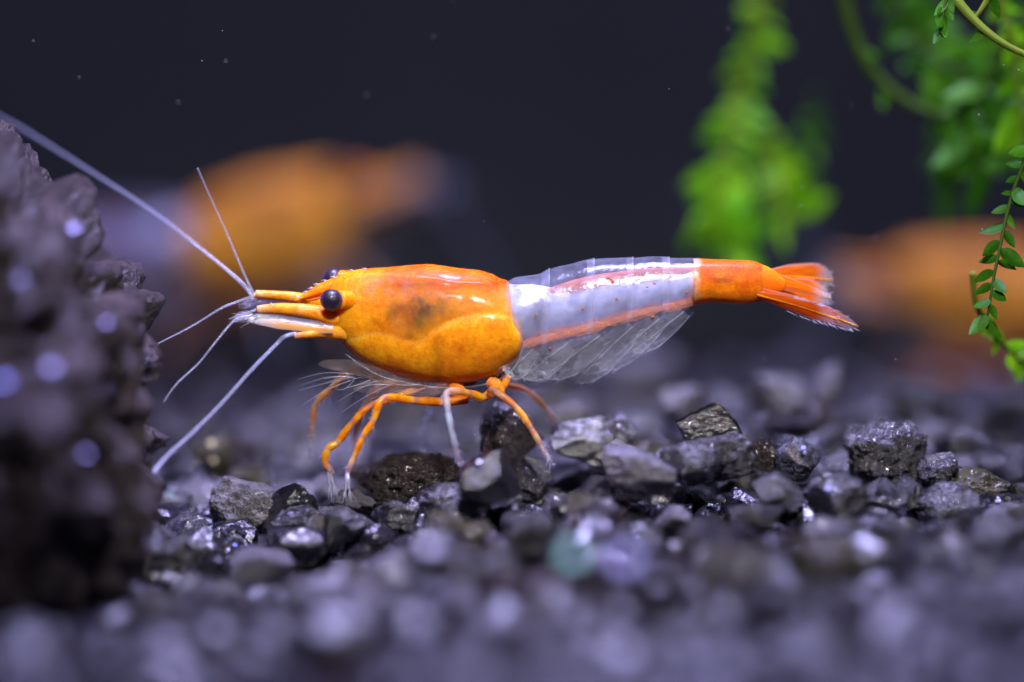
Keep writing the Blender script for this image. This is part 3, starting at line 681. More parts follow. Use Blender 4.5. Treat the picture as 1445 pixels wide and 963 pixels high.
    stalk('antenna_stalk', [P(474, 436, .07), P(430, 428, .10), P(390, 422, .10), P(356, 420, .10)], [7, 6, 5, 4], (0.85, 0.4, 0.06))
    # spines on the antennule joints
    mb = MB()
    for a, b in (((424, 428), (419, 444)), ((388, 413), (386, 407)), ((383, 425), (391, 432)), ((423, 420), (420, 414))):
        mesh_obj('spine', *tube_geo([P(*a, -.08), P((a[0] + b[0]) / 2, (a[1] + b[1]) / 2, -.085), P(*b, -.085)], [1.3 * S, 0.9 * S, 0.3 * S], 6), M_HAIR, root)
    def blade(name, base, tip, wvec, prof, m, colf, par=None, nu=26, nv=8, thick=1.2, bow=(0, 0, 0)):
        base, tip, wvec = map(np.array, (base, tip, wvec)); bow = np.array(bow); V = []; C = []
        for sgn in (1, -1):
            for i in range(nu):
                u = i / (nu - 1); wl, wr = np.interp(u, prof[0], prof[1]), np.interp(u, prof[0], prof[2])
                for j in range(nv):
                    v = j / (nv - 1); wv = -wl + (wl + wr) * v
                    nrm = np.cross(tip - base, wvec); nrm = nrm / (np.linalg.norm(nrm) + 1e-12)
                    V.append(base + (tip - base) * u + wvec * wv + bow * math.sin(math.pi * u) + nrm * sgn * thick * S * math.sin(math.pi * v) ** 0.6 * (0.3 + math.sin(math.pi * min(u + .1, 1))))
                    C.append(colf(u, v))
        F = []; h = nu * nv
        for i in range(nu - 1):
            for j in range(nv - 1):
                a = i * nv + j; F.append((a, a + 1, a + nv + 1, a + nv)); F.append((h + a, h + a + nv, h + a + nv + 1, h + a + 1))
        bm = bmesh.new(); 
        o = mesh_obj(name, V, F, m, par or root); set_col(o.data, np.array(C)); bm.free(); return o
    def scalec(u, v): 
        k = smoothstep(0.5, 0.95, u); o_ = float(np.exp(-((v - 0.72) / 0.3) ** 2)) * (1 - k)
        return [0.85 * o_ + 0.75 * (1 - o_), 0.42 * o_ + 0.74 * (1 - o_), 0.03 * o_ + 0.88 * (1 - o_), 0.9 * o_ + 0.09 * (1 - o_)]
    for (yy, b0, t0) in ((-.11, (472, 460), (342, 443)), (.13, (470, 445), (350, 432))):
        sc_ = blade('antennal_scale', P(*b0, yy), P(*t0, yy * 1.1), np.array([0, 0.35 * np.sign(yy), -1.0]) * S * 13, ([0, .15, .6, .85, 1], [.4, .55, .7, .55, .1], [.5, .7, .8, .6, .1]), M_PIGSHELL, scalec)
        mb = MB(); rh = np.random.default_rng(3)
        for i in range(34):
            a = np.array(P(t0[0] + rh.uniform(-4, 26), t0[1] + rh.uniform(-7, 8), yy * 1.1)); l = rh.uniform(9, 17)
            b = a + np.array([-l * S, rh.normal() * 2 * S, rh.uniform(-6, 4) * S - (0.2 * l * S)])
            mb.add(*tube_geo([a, (a + b) / 2 + np.array([0, 0, .6 * S]), b], [0.5 * S, 0.4 * S, 0.15 * S], 5))
        o = mb.build('bristle_fringe', M_HAIR, sc_); o['kind'] = 'stuff'
    # --- feelers
    def feeler(name, pts, r0, r1, ringed=0):
        p = catmull([PD(*q) for q in pts], 14 if ringed else 10); n = len(p); rr = np.linspace(r0, r1, n) * S
        if ringed:
            d_ = np.concatenate([[0], np.cumsum(np.linalg.norm(np.diff(p, axis=0), axis=1))]); m_ = int(d_[-1] / (S * ringed / 3)); q = np.linspace(0, d_[-1], m_)
            p = np.stack([np.interp(q, d_, p[:, k]) for k in range(3)], 1); rr = np.linspace(r0, r1, m_) * S * np.where(np.arange(m_) % 3 == 0, 0.72, 1.08)
        V, F = tube_geo(p, rr, 8); return mesh_obj(name, V, F, M_FEELER, root)
    feeler('antenna', [(358, 421, .10), (332, 391, .14), (260, 332, .3), (208, 293, .42), (135, 246, .58), (78, 210, .72), (31, 181, .84), (-10, 160, .95), (-60, 135, 1.05)], 2.4, 2.0)
    feeler('antenna', [(419, 470.5, -.12), (402, 475, -.13), (389, 487, -.14), (353, 524, -.22), (311, 571, -.31), (270, 612, -.4), (236, 643, -.48), (215, 668, -.55)], 2.9, 2.6)
    feeler('feeler', [(358, 414, .05), (347, 392, .06), (337, 368, .07), (317, 321, .09), (296, 275, .1), (280, 238, .1)], 2.0, 1.2, 6)
    feeler('feeler', [(358, 418, .05), (330, 428, .04), (311, 436, .02), (270, 461, 0), (223, 485, -.03)], 2.0, 1.0, 5)
    feeler('feeler', [(362, 437, -.07), (345, 444, -.08), (327, 456, -.1), (301, 487, -.14), (280, 513, -.16), (249, 542, -.2), (231, 567, -.22)], 2.0, 1.3, 5)
    feeler('feeler', [(358, 416, .05), (340, 396, .06), (310, 372, .1), (270, 342, .14)], 2.0, 1.0, 5)
    # --- clear abdomen plates (first five) and the orange sixth
    TOP = smooth_tab([(705, 398), (718, 396), (727, 391.6), (745, 389.5), (761, 388), (772, 382), (785, 377), (802, 373.6), (828, 368), (850, 364.7), (884, 364.7), (914, 362.4), (948, 364), (981, 365), (1026, 366.5), (1060, 368), (1073, 372), (1085, 377)])
    BOT = smooth_tab([(705, 524), (738, 514), (783, 501), (839, 487), (877, 476), (914, 464), (951, 452), (974, 434), (1000, 427.5), (1049, 429.5), (1073, 426), (1085, 424)])
    WID = smooth_tab([(705, 54), (740, 53), (800, 50), (850, 47), (900, 44), (950, 39), (985, 34), (1000, 32), (1040, 28), (1073, 23), (1085, 20)])
    segs = [(712, 775), (764, 838), (828, 893), (884, 944), (934, 986), (978, 1074)]
    for si, (a, b) in enumerate(segs):
        nu, nt_ = 26, 48; V = []; C = []; six = si == 5
        for i in range(nu):
            u = i / (nu - 1); x = a + (b - a) * u; t, bo, w_ = lerp_tab(TOP, x), lerp_tab(BOT, x), lerp_tab(WID, x)
            fl = 1 + (0.028 * smoothstep(0.35, 1, u) if not six else 0.0)
            zc, hz = (Z(t) + Z(bo)) / 2, (Z(t) - Z(bo)) / 2
            lim = math.radians(178 if six else 150 + 12 * math.sin(math.pi * u))
            for k in range(nt_):
                th = -lim + 2 * lim * k / (nt_ - 1); s_ = math.sin(th); rear = 0 if six else (4 - 9 * smoothstep(0.3, 1, abs(th) / lim)) * (u - 0.5)
                V.append((X(x - 4 * smoothstep(.2, 1, abs(th) / lim) * u * (not six)), -w_ * S * fl * math.copysign(abs(s_) ** 0.9, s_), zc + hz * fl * math.cos(th)))
        V = np.array(V); F = [(i * nt_ + k, (i + 1) * nt_ + k, (i + 1) * nt_ + k + 1, i * nt_ + k + 1) for i in range(nu - 1) for k in range(nt_ - 1)]
        if six:
            o = mesh_obj('abdomen_segment', V, F, M_CARA, root); px, py = PX(V); nz = fbm(V * 20, 4, 12)
            C = np.tile(OR, (len(V), 1)); k = np.clip(smoothstep(16, -6, py - 384 + 10 * nz) + 0.45 * smoothstep(0.0, 0.6, nz), 0, 1); C += (RO - C) * k[:, None]
            k = smoothstep(1040, 1060, px + 6 * nz); C += (RO - C) * (0.5 * k)[:, None]
            k = np.exp(-(((px - 1018) / 16) ** 2 + ((py - 393) / 4) ** 2)); C += (np.array([.20, .06, .03]) - C) * (0.85 * k)[:, None]
            k = smoothstep(990, 980, px + 7 * fbm(V * 40, 3, 3)); C += (np.array([.8, .5, .35]) - C) * (0.5 * k)[:, None]
            set_col(o.data, np.clip(C, 0, 1)); o['label'] = 'opaque orange last abdomen segment'
        else:
            o = mesh_obj('abdomen_segment', V, F, M_SHELL, root)
            mb = MB()                                           # thickened rear rim
            rim = V[(nu - 1) * nt_ + 4:(nu) * nt_ - 4]; mb.add(*tube_geo(rim, np.full(len(rim), 0.7 * S), 6)); mb.build('rim', M_RIM, o)
    # what shows through: gut, white organ, red pigment cells
    gp = catmull([P(776, 411, -.05), P(800, 406, -.05), P(840, 396, -.05), (P(880, 390, -.05)), P(930, 385, -.045), P(978, 383, -.03), P(1010, 388, 0)], 8); n = len(gp)
    V, F = tube_geo(gp, np.interp(np.linspace(0, 1, n), [0, .2, .6, 1], [6, 10, 9, 6]) * S, 12); mesh_obj('gut', V, F, M_GUTM, body)
    for yy in (-.088, .088):
        vp = catmull([P(738, 484, yy * 1.08), P(783, 471.5, yy * 1.06), P(839, 458.5, yy), P(877, 448, yy * .95), P(914, 437.5, yy * .88), P(951, 429.5, yy * .8), P(976, 423, yy * .7)], 12); n = len(vp)
        V, F = tube_geo(vp, (6.4 + 2.4 * fbm(vp * 26, 2, 3)) * S, 12, 0.55); mesh_obj('belly_stripe', V, F, M_BELLYM, body)
    D, F = ico(2); rs = np.random.default_rng(2)
    for (sx, sy) in ((861, 391), (857, 389), (864, 394), (912, 402), (869, 418), (922, 397), (776, 489), (822, 432), (920, 445), (756, 440), (968, 410)):
        w_ = lerp_tab(WID, sx) * S; t, bo = lerp_tab(TOP, sx), lerp_tab(BOT, sx); cc = ((t + bo) / 2 - sy) / ((bo - t) / 2); yy = -w_ * math.sqrt(max(1 - cc * cc, 0.02)) ** 0.9
        mesh_obj('pigment_spot', D * np.array([rs.uniform(1.4, 3), 1, rs.uniform(1.2, 2.2)]) * S + P(sx, sy, yy - 0.004), F, M_SPOT, body)
    # --- swimmerets
    sw = [((752, 490), (716, 528), 24), ((800, 482), (736, 530), 30), ((846, 471), (766, 529), 32), ((892, 458), (812, 536), 30), ((930, 447), (846, 518), 28), ((964, 437), (892, 494), 22)]
    for i, (b0, t0, wd) in enumerate(sw):
        for yy in (-.085, .085):
            dx = 0 if yy < 0 else 9
            wv = np.array([0.75, 0.25 * np.sign(yy), -0.62]) * S * wd
            s1 = blade('swimmeret', P(b0[0] + dx, b0[1], yy), P(t0[0] + dx, t0[1] - (0 if yy < 0 else 6), yy * 1.25), wv, ([0, .2, .55, .85, 1], [.45, .6, .75, .55, .08], [.45, .7, .8, .5, .08]), M_SWIM, lambda u, v: [1, 1, 1], nu=18, thick=0.8, bow=(-0.02, 0, -0.015))
            mb = MB(); a = P(b0[0] + dx, b0[1], yy - .004); b = P(t0[0] + dx, t0[1] - (0 if yy < 0 else 6), yy * 1.25 - .004)
            mb.add(*tube_geo(catmull([a, (a + b) / 2 + np.array([-.02, 0, -.015]), b], 6), np.linspace(1.1, 0.4, 13) * S, 6))
            eg = [a + (b - a) * u_ + wv * np.interp(u_, [0, .2, .55, .85, 1], [.45, .7, .8, .5, .08]) + np.array([-.02, 0, -.015]) * math.sin(math.pi * u_) for u_ in np.linspace(0, 1, 12)]
            mb.add(*tube_geo(eg, np.full(12, 0.6 * S), 5)); mb.build('rib', M_RIM, s1)
            mb = MB(); rh = np.random.default_rng(i + 60)
            for q_ in range(26):
                u_ = rh.uniform(.45, 1); sd = -1 if rh.random() < .5 else 1; q0 = a + (b - a) * u_ + wv * sd * np.interp(u_, [0, .55, .85, 1], [.45, .75, .5, .08]) + np.array([-.02, 0, -.015]) * math.sin(math.pi * u_)
                q1 = q0 + (b - a) / np.linalg.norm(b - a) * rh.uniform(5, 12) * S + wv / wd * sd * rh.uniform(1, 4); mb.add(*tube_geo([q0, (q0 + q1) / 2, q1], [.4 * S, .3 * S, .1 * S], 4))
            o = mb.build('bristle_fringe', M_RIM, s1); o['kind'] = 'stuff'
    mbp = blade('swimmeret', P(975, 428, 0.03), P(1012, 446, 0.06), np.array([0.3, 0.4, -1]) * S * 14, ([0, .3, .7, 1], [.4, .8, .7, .1], [.4, .6, .5, .1]), M_SWIM, lambda u, v: [1, 1, 1], nu=14)
    # --- telson and tail fan
    def finc(u, v):
        k = float(smoothstep(0.70, 0.98, u)); e = float(smoothstep(0.82, 1.0, abs(2 * v - 1)))
        k = max(k, 0.45 * e); return [0.76 * (1 - k) + 0.62 * k, (0.17 + 0.08 * math.sin(v * 23) * math.sin(u * 17)) * (1 - k) + 0.55 * k, 0.006 * (1 - k) + 0.6 * k, 0.92 * (1 - k) + 0.25 * k]
    PR = ([0, .1, .35, .7, .9, 1], [.35, .5, .8, 1, .7, .15], [.35, .5, .8, 1, .7, .15])
    blade('telson', P(1066, 388, 0), P(1172, 418, 0.0), np.array([0, 0.55, 0.75]) * S * 16, ([0, .3, .8, 1], [1, .9, .45, .2], [1, .9, .45, .2]), M_PIGSHELL, finc, thick=4)
    fins = [('tail_fan_blade', (1066, 408, -.04), (1208, 457, -.13), (0, -.45, 1), 12), ('tail_fan_blade', (1068, 414, -.06), (1178, 446, -.16), (0, -.6, 1), 13),
            ('tail_fan_blade', (1074, 392, .05), (1180, 402, .22), (0.25, .5, .95), 22), ('tail_fan_blade', (1072, 398, .04), (1176, 426, .16), (0.1, .6, .9), 20)]
    for fi, (nm, b0, t0, wv, wd) in enumerate(fins):
        f = blade(nm, P(*b0), P(*t0), np.array(wv, float) * S * wd, PR, M_PIGSHELL, finc, thick=2.2, bow=(0, 0, 0.006))
        mb = MB(); a, b = P(*b0), P(*t0); mb.add(*tube_geo(catmull([a, (a * .5 + b * .5) + np.array([0, -.004, .006]), b], 6), np.linspace(3.2, 1.0, 13) * S, 6), OR * .95); mb.build('rib', M_LEG, f)
        mb = MB(); rh = np.random.default_rng(fi)
        for i in range(46):
            u = rh.uniform(.35, 1.0); sd = -1 if rh.random() < .7 else 1; ww = np.interp(u, PR[0], PR[1]) * sd
            q = a + (b - a) * u + np.array(wv) * S * wd * ww; d_ = (b - a) / np.linalg.norm(b - a)
            e = q + d_ * rh.uniform(4, 9) * S + np.array(wv) * S * sd * rh.uniform(1, 4)
            mb.add(*tube_geo([q, (q + e) / 2, e], [.45 * S, .35 * S, .12 * S], 4))
        o = mb.build('bristle_fringe', M_HAIR, f); o['kind'] = 'stuff'
    # --- walking legs
    W = np.array([0.55, 0.54, 0.64]); O2 = np.array([0.95, 0.38, 0.012]); BR = np.array([0.62, 0.30, 0.10])
    def leg(pts, rad, cols, name='leg', m=M_PIGLEG):
        p = catmull(pts, 9); n = len(p); u = np.linspace(0, len(pts) - 1, n)
        rr = np.interp(u, range(len(rad)), rad); joint = np.abs(u - np.round(u)); rr = rr * (0.84 + 0.26 * np.sin(np.pi * (u % 1.0)) ** 0.8 + 0.10 * np.exp(-(joint / 0.06) ** 2))
        V, F = tube_geo(p, rr * S * 0.78, 12); o = mesh_obj(name, V, F, m, root)
        cc = np.stack([np.interp(u, range(len(cols)), np.array(cols)[:, k]) for k in range(3)], 1); cc = np.repeat(cc, 12, 0)
        jw = np.repeat(np.exp(-(joint / 0.10) ** 2) * ((u > .5) & (u < len(pts) - 1.5)), 12) * 0.4
        cc = cc + (W - cc) * jw[:, None]; cc = np.concatenate([cc, cc[:1], cc[-1:]])
        nz = fbm(np.array(V) * 34, 3, len(pts)); cc = cc * (1 + 0.6 * nz[:, None] * np.array([0.35, 1.0, 0.8]))
        wh = smoothstep(0.15, 0.5, cc[:, 2] / np.maximum(cc[:, 0], .05)); set_col(o.data, np.concatenate([np.clip(cc, 0, 1), (0.93 - 0.5 * wh)[:, None]], 1))
        if m is M_PIGLEG:
            mb = MB(); rh = np.random.default_rng(len(p) + int(abs(p[0][0]) * 100))
            for q_ in range(34):
                i_ = rh.integers(n // 3, n - 3); t_ = p[min(i_ + 1, n - 1)] - p[i_]; t_ /= np.linalg.norm(t_) + 1e-9; nv_ = rh.normal(size=3); nv_ -= t_ * (nv_ @ t_); nv_ /= np.linalg.norm(nv_)
                q0 = p[i_] + nv_ * rr[i_] * S * .8; q1 = q0 + (nv_ * .8 + t_) * rh.uniform(3, 7) * S; mb.add(*tube_geo([q0, (q0 + q1) / 2, q1], [.4 * S, .3 * S, .1 * S], 4))
            h_ = mb.build('bristles', M_HAIR, o); h_['kind'] = 'stuff'
        return o
    def claw(par, at, d1, d2, ln, col=(0.8, 0.75, 0.8)):
        mb = MB(); rh = np.random.default_rng(9)
        for d_ in (d1, d2):
            d_ = np.array(d_, float); d_ /= np.linalg.norm(d_); a = np.array(at)
            mb.add(*tube_geo([a, a + d_ * ln * .5 * S, a + d_ * ln * S], [3.2 * S, 2.2 * S, .6 * S], 8))
            for i in range(12):
                e = a + d_ * ln * S * .8; g = d_ + rh.normal(size=3) * 0.25
                mb.add(*tube_geo([e, e + g * 8 * S, e + g * 15 * S], [.5 * S, .4 * S, .15 * S], 4))
        mb.build('claw', M_HAIR, par)
    leg([P(540, 538, .02), P(512, 526, .07), P(490, 529, .09), P(466, 553, .13), P(443.6, 576, .16), P(438, 605, .17), P(435, 632, .17), P(434, 655, .17)], [6, 6, 6, 6, 5.5, 5, 4, 1.6], [BR, BR, BR, BR, BR, BR, W * .8, W * .8])
    l = leg([P(600, 545, .0), P(560, 560, -.02), P(522, 573, -.04), P(497, 596, -.06), P(477, 622, -.07), P(463, 632, -.08), P(460, 652, -.09), P(471, 666, -.09)], [6.5, 6.5, 6, 6, 7, 7, 6.5, 4], [O2, O2, O2, O2, O2, O2, O2, W])
    claw(l, P(463, 655, -.09), (0.1, -.02, -1), (0.32, -.02, -1), 34)
    l = leg([P(660, 562, -.05), P(625, 565, -.07), P(586, 562, -.1), P(543, 557, -.15), P(528, 588, -.17), P(514, 610, -.18), P(502, 637, -.19), P(491, 662, -.2)], [8, 8, 7, 6, 6.2, 5.5, 5, 4.5], [np.array([.7, .22, .01]), np.array([.75, .22, .01]), O2, O2, O2, O2, O2, W])
    claw(l, P(492, 660, -.2), (-0.1, -.02, -1), (0.12, -.02, -1), 30)
    l = leg([P(700, 548, -.03), P(682, 559, -.06), P(662, 551, -.11), P(632, 547, -.2), P(633, 570, -.25), P(638, 598, -.28), P(646, 628, -.3), P(652, 648, -.31)], [8, 7.5, 6.5, 6, 5.6, 5.4, 5, 1.5], [O2, O2, O2, O2 * .5 + W * .5, W * .95, W * .85, W * .85, W * .7])
    l = leg([P(712, 540, .0), P(695, 553, -.05), P(697, 547, -.11), P(728, 570, -.14), P(749, 599, -.16), P(764, 624, -.18), P(774, 641, -.2), P(780, 650, -.2)], [8, 7.5, 6, 6, 5.6, 5.2, 4.2, 1.5], [O2, O2, W * .6 + O2 * .4, O2, BR * .8 + O2 * .2, BR * .6 + W * .3, W * .8, W * .8])
    # far side legs
    leg([P(590, 540, .06), P(565, 548, .12), P(535, 552, .2), P(512, 585, .26), P(498, 625, .3), P(494, 660, .32)], [6, 6, 5.5, 5, 4.5, 1.6], [BR, BR, BR, BR, BR, W * .8])
    leg([P(670, 540, .06), P(650, 552, .14), P(618, 556, .24), P(604, 592, .3), P(600, 630, .34), P(598, 655, .35)], [6, 6, 5.5, 5, 4.5, 1.6], [BR, BR, BR, W * .7, W * .7, W * .7])
    leg([P(705, 536, .05), P(712, 548, .14), P(745, 562, .24), P(772, 590, .32), P(792, 622, .38)], [6, 6, 5.5, 4.6, 1.6], [O2, BR, BR, BR, W * .8])
    # clear mouth parts and leg bases hanging under the gill cover
    for (b0, t0, wd, yy) in (((560, 535), (450, 512), 15, -.06), ((540, 528), (462, 520), 14, .06), ((640, 546), (500, 548), 17, -.05), ((650, 545), (520, 556), 16, .05), ((560, 540), (500, 590), 12, .05), ((620, 548), (545, 572), 10, -.08)):
        blade('mouth_part', P(*b0, yy), P(*t0, yy), np.array([0.1, 0.2, -1.0]) * S * wd, ([0, .2, .6, .9, 1], [.5, .7, .8, .5, .1], [.5, .7, .6, .4, .1]), M_MOUTH, lambda u, v: [1, 1, 1], nu=16, thick=1.5, bow=(0, 0, .01))
    leg([P(530, 536, .0), P(500, 548, .03), P(482, 575, .05), P(470, 605, .06), P(466, 632, .06)], [5, 6, 6, 5, 2], [W, W, W, W, W], 'leg', M_SWIM)
    mb = MB(); rh = np.random.default_rng(31)
    for i in range(30):
        x0 = rh.uniform(490, 640); y0 = 530 + (x0 - 490) * 0.12 + rh.uniform(-4, 6); ln = rh.uniform(25, 80); a0 = rh.uniform(-.1, .55); yy = rh.uniform(-.09, .07)
        q0, q2 = P(x0, y0, yy), P(x0 - ln * math.cos(a0), y0 + ln * math.sin(a0), yy * 1.2); q1 = (q0 + q2) / 2 + np.array([0, 0, rh.uniform(-6, 6) * S])
        mb.add(*tube_geo(catmull([q0, q1, q2], 5), np.linspace(0.7, 0.2, 11) * S, 5))
    o = mb.build('mouth_bristles', M_HAIR, root); o['kind'] = 'stuff'
    stalk('leg_base', [P(690, 535, -.04), P(705, 548, -.05), P(700, 558, -.06)], [10, 9, 5], (0.8, 0.3, 0.02))
    stalk('leg_base', [P(640, 538, -.03), P(648, 555, -.04), P(645, 566, -.05)], [12, 10, 6], (0.72, 0.24, 0.02))
    stalk('leg_base', [P(715, 530, -.01), P(712, 542, -.02), P(705, 550, -.03)], [7, 6, 4], (0.75, 0.26, 0.02))
    return root

shrimp = make_shrimp()
tag(shrimp, 'sharp orange and clear shrimp standing in the centre of the gravel', 'shrimp', 'orange rili shrimp')
def copy_tree(o, parent=None):
    c = o.copy(); COL.objects.link(c); c.parent = parent
    for ch in [k for k in ALL if k.parent == o]: copy_tree(ch, c)
    return c
ALL = list(bpy.data.objects)
def place(o, px, py, y, rz, ry=0, sc=1.0):
    piv = Vector(P(620, 460)); c = Vector(PD(px, py, y))
    R = Matrix.Rotation(rz, 4, 'Z') @ Matrix.Rotation(ry, 4, 'Y')
    o.matrix_world = Matrix.Translation(c) @ R @ Matrix.Scale(sc, 4) @ Matrix.Translation(-piv)
s2 = copy_tree(shrimp); place(s2, 372, 335, 6.2, math.radians(180 - 14), math.radians(13), 1.25)
tag(s2, 'blurred orange shrimp behind the feelers, at the left', 'shrimp', 'orange rili shrimp')
s3 = copy_tree(shrimp); place(s3, 1405, 420, 6.0, math.radians(-10), math.radians(0), 1.15)
tag(s3, 'blurred orange shrimp cut by the right edge of the picture', 'shrimp', 'orange rili shrimp')

def lower_antennae(root, base, ang, size):
    b = Vector(base)
    for ch in [k for k in bpy.data.objects if k.parent == root and k.name.startswith(('antenna.', 'feeler.'))]:
        ch.matrix_basis = Matrix.Translation(b) @ Matrix.Rotation(ang, 4, 'Y') @ Matrix.Scale(size, 4) @ Matrix.Translation(-b)
lower_antennae(s2, P(360, 420, .05), math.radians(-88), 0.5); lower_antennae(s3, P(360, 420, .05), math.radians(-12), 0.6)
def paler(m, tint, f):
    m2 = m.copy(); m2.name = m.name + '_painted_lit'; nt = m2.node_tree; b = nt.nodes['Principled BSDF']; src = b.inputs['Base Color'].links[0].from_socket
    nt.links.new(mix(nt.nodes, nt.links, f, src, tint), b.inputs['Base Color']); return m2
M_LITCARA = paler(M_CARA, (1.0, 0.56, 0.10), 0.5)  # lighter tint painted in for light that misses the background shrimps
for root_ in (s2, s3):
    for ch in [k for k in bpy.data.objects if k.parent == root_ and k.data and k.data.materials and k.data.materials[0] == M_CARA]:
        ch.material_slots[0].link = 'OBJECT'; ch.material_slots[0].material = M_LITCARA
# ------------------------------------------------------------------ moss
def leaf_mesh(name, ln=1.0, wd=0.46):
    V = []; F = []; nu, nv = 8, 5
    for i in range(nu):
        u = i / (nu - 1); w_ = wd * (math.sin(math.pi * min(u ** 0.8 * 0.98 + 0.02, 1)) ** 0.85 + 0.02)
        for j in range(nv):
            v = j / (nv - 1) * 2 - 1; V.append((u * ln, v * w_ * 0.5, 0.10 * abs(v) * w_ - 0.18 * u * u * ln))
    for i in range(nu - 1):
        for j in range(nv - 1): a = i * nv + j; F.append((a, a + 1, a + nv + 1, a + nv))
    me = bpy.data.meshes.new(name); me.from_pydata(V, [], F); me.update(); me.polygons.foreach_set('use_smooth', [True] * len(F)); return me
LEAF = {}
def leaf_for(m):
    if m.name not in LEAF:
        me = leaf_mesh('leaf'); me.materials.append(m); LEAF[m.name] = me
    return LEAF[m.name]
def strand(pts, rad, label, stem_m, leaf_m, llen, spacing, spread=55, start=0.0, jit=0.25, seed=0, name='moss_strand'):
    """pts: (px, py, y); leaves alternate along the stem in a loose frond"""
    r = np.random.default_rng(seed); p = catmull([PD(*q) for q in pts], 10); root = empty(name, tuple(p[0])); o3 = p[0]
    rr = np.linspace(rad, rad * 0.45, len(p)) * S; V, F = tube_geo(p - o3, rr, 8); mesh_obj('stem', V, F, stem_m, root)
    d = np.concatenate([[0], np.cumsum(np.linalg.norm(np.diff(p, axis=0), axis=1))]); L_ = d[-1]; s_ = start * L_; side = 1
    while s_ < L_ and llen > 0:
        q = np.array([np.interp(s_, d, p[:, k]) for k in range(3)]); q2 = np.array([np.interp(min(s_ + .02, L_), d, p[:, k]) for k in range(3)])
        t = Vector(q2 - q); t = t.normalized() if t.length > 1e-8 else Vector((0, 0, -1))
        sidev = t.cross(Vector((0, 1, 0))).normalized() * side; a = math.radians(spread + r.normal() * 14)
        dirv = (t * math.cos(a) + sidev * math.sin(a) + Vector((0, r.normal() * 0.35, 0))).normalized()
        yv = Vector((0, 1, 0)).cross(dirv).normalized(); yv = (yv + Vector((0, r.normal() * .5, 0))).normalized(); zv = dirv.cross(yv).normalized(); yv = zv.cross(dirv)
        ln = llen * S * (1 + r.normal() * jit * 0.8) * (0.55 + 0.55 * s_ / L_ if 'blurred' in label else 1.0)
        lf = link('leaf', leaf_for(leaf_m), root)
        M = Matrix((dirv, yv, zv)).transposed().to_4x4()
        lf.matrix_local = Matrix.Translation(Vector(q - o3)) @ M @ Matrix.Scale(ln, 4)
        side *= -1; s_ += spacing * S * (1 + r.normal() * 0.2)
    tag(root, label, 'moss', 'hanging moss'); return root
strand([(1080, -40, 2.4), (1068, 40, 2.4), (1052, 120, 2.4), (1030, 200, 2.35), (1015, 270, 2.3), (1005, 330, 2.3)], 6, 'bright green blurred moss strand hanging above the end of the abdomen', M_STEM, M_LEAF, 62, 13, 60, 0.10, seed=1)
strand([(1062, 160, 2.4), (1085, 220, 2.4), (1100, 275, 2.3), (1120, 310, 2.3)], 5, 'bright green moss side shoot spreading right of the blurred hanging strand', M_STEM, M_LEAF, 60, 12, 62, 0.1, seed=2)
strand([(1020, 255, 2.2), (1005, 290, 2.2), (1010, 325, 2.2), (1050, 345, 2.2)], 5, 'brightest blurred moss tuft touching the top of the orange tail segment', M_STEM, M_LEAF, 58, 7, 62, 0.0, seed=3)
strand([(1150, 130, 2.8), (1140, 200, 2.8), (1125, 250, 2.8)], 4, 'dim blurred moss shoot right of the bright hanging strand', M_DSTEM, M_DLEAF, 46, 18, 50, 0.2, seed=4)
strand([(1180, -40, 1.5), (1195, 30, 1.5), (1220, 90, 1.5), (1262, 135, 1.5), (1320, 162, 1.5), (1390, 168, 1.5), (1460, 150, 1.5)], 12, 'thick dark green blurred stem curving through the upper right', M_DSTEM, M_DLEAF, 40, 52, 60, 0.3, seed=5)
strand([(1330, -20, 0.15), (1345, 2, 0.12), (1366, 26, 0.1), (1390, 48, 0.08), (1420, 68, 0.06), (1460, 86, 0.05)], 9, 'sharp yellow green stem crossing the top right corner', M_STEM, M_DLEAF, 26, 60, 80, 0.1, seed=6)
strand([(1398, -25, 0.1), (1388, 5, 0.1), (1374, 26, 0.1)], 6, 'short yellow green twig joining the sharp stem in the top right corner', M_STEM, M_DLEAF, 30, 22, 60, 0.4, seed=16)
strand([(1335, -10, 0.1), (1328, 20, 0.08), (1326, 45, 0.06)], 3, 'small dark leaf tuft hanging left of the sharp yellow green stem', M_DSTEM, M_DLEAF, 34, 7, 30, 0.1, seed=7)
strand([(1470, 180, 0.1), (1450, 215, 0.1), (1430, 265, 0.08), (1418, 310, 0.06), (1410, 350, 0.04), (1402, 390, 0.02), (1396, 430, 0.0), (1392, 455, 0)], 3.6, 'sharp dark green moss strand with small paired leaves at the right edge', M_DSTEM, M_DLEAF, 33, 11, 50, 0.1, seed=8)
strand([(1372, 385, 0.25), (1378, 430, 0.3), (1400, 470, 0.4), (1430, 500, 0.5), (1465, 530, 0.6)], 5, 'bright green blurred moss branch under the dark leafy strand at the right edge', M_STEM, M_LEAF, 34, 18, 40, 0.3, seed=9)
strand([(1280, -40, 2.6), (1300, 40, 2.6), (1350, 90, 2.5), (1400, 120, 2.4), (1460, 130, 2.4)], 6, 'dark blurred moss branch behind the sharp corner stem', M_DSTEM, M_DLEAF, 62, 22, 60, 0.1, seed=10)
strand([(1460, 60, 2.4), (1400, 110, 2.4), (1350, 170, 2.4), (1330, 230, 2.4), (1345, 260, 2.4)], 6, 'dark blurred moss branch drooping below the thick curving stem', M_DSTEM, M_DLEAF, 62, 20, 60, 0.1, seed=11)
strand([(1480, 120, 1.4), (1450, 180, 1.4), (1420, 210, 1.4), (1400, 245, 1.4)], 6, 'dim green blurred moss shoot beside the right edge above the leafy strand', M_DSTEM, M_DLEAF, 50, 18, 60, 0.1, seed=12)

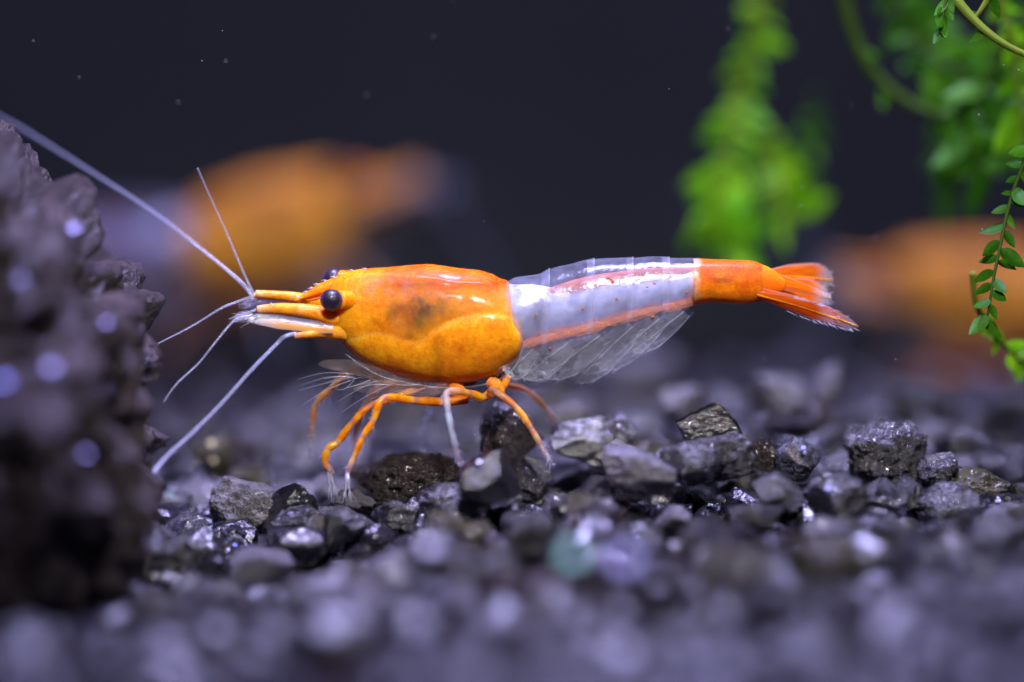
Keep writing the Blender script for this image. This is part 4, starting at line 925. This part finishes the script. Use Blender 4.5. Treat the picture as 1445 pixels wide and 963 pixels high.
strand([(1240, -40, 1.8), (1270, 20, 1.8), (1300, 70, 1.8), (1360, 110, 1.7)], 6, 'green blurred moss frond inside the bend of the thick curving stem', M_DSTEM, M_DLEAF, 70, 15, 60, 0.1, seed=13)
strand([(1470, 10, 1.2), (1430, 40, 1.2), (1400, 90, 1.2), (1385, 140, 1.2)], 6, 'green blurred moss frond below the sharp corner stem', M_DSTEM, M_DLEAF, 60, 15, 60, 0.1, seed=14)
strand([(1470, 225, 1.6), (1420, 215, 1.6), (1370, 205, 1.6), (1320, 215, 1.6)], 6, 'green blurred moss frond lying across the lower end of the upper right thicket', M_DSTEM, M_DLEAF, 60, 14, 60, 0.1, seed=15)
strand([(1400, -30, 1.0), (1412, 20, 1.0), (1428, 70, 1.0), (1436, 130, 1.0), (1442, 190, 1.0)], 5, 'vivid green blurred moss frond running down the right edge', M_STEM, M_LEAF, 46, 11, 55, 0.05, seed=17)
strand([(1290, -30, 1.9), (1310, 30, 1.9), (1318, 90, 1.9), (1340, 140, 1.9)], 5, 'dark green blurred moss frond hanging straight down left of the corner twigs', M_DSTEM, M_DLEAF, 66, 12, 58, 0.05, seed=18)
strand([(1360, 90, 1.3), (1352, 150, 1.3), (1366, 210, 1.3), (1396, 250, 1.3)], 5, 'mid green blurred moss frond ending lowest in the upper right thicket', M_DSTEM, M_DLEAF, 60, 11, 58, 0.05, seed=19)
# ------------------------------------------------------------------ specks drifting in the water
mb = MB(); D, F = ico(1); r = np.random.default_rng(21)
for (px, py) in [(114, 111), (316, 46), (287, 88), (50, 60), (518, 136), (683, 313), (943, 127), (253, 146), (1131, 264), (1414, 94), (1264, 507), (1078, 506), (640, 5), (1200, 150)] + [(r.uniform(0, 1445), r.uniform(0, 480)) for _ in range(10)]:
    y = r.normal() * 0.5; mb.add(D * r.uniform(0.7, 1.5) * S * np.array([1, 1, r.uniform(.6, 1)]) + PD(px, py, y), F.tolist())
o = mb.build('floating_specks', M_DUST); tag(o, 'tiny pale specks drifting in the water', 'specks', kind='stuff')
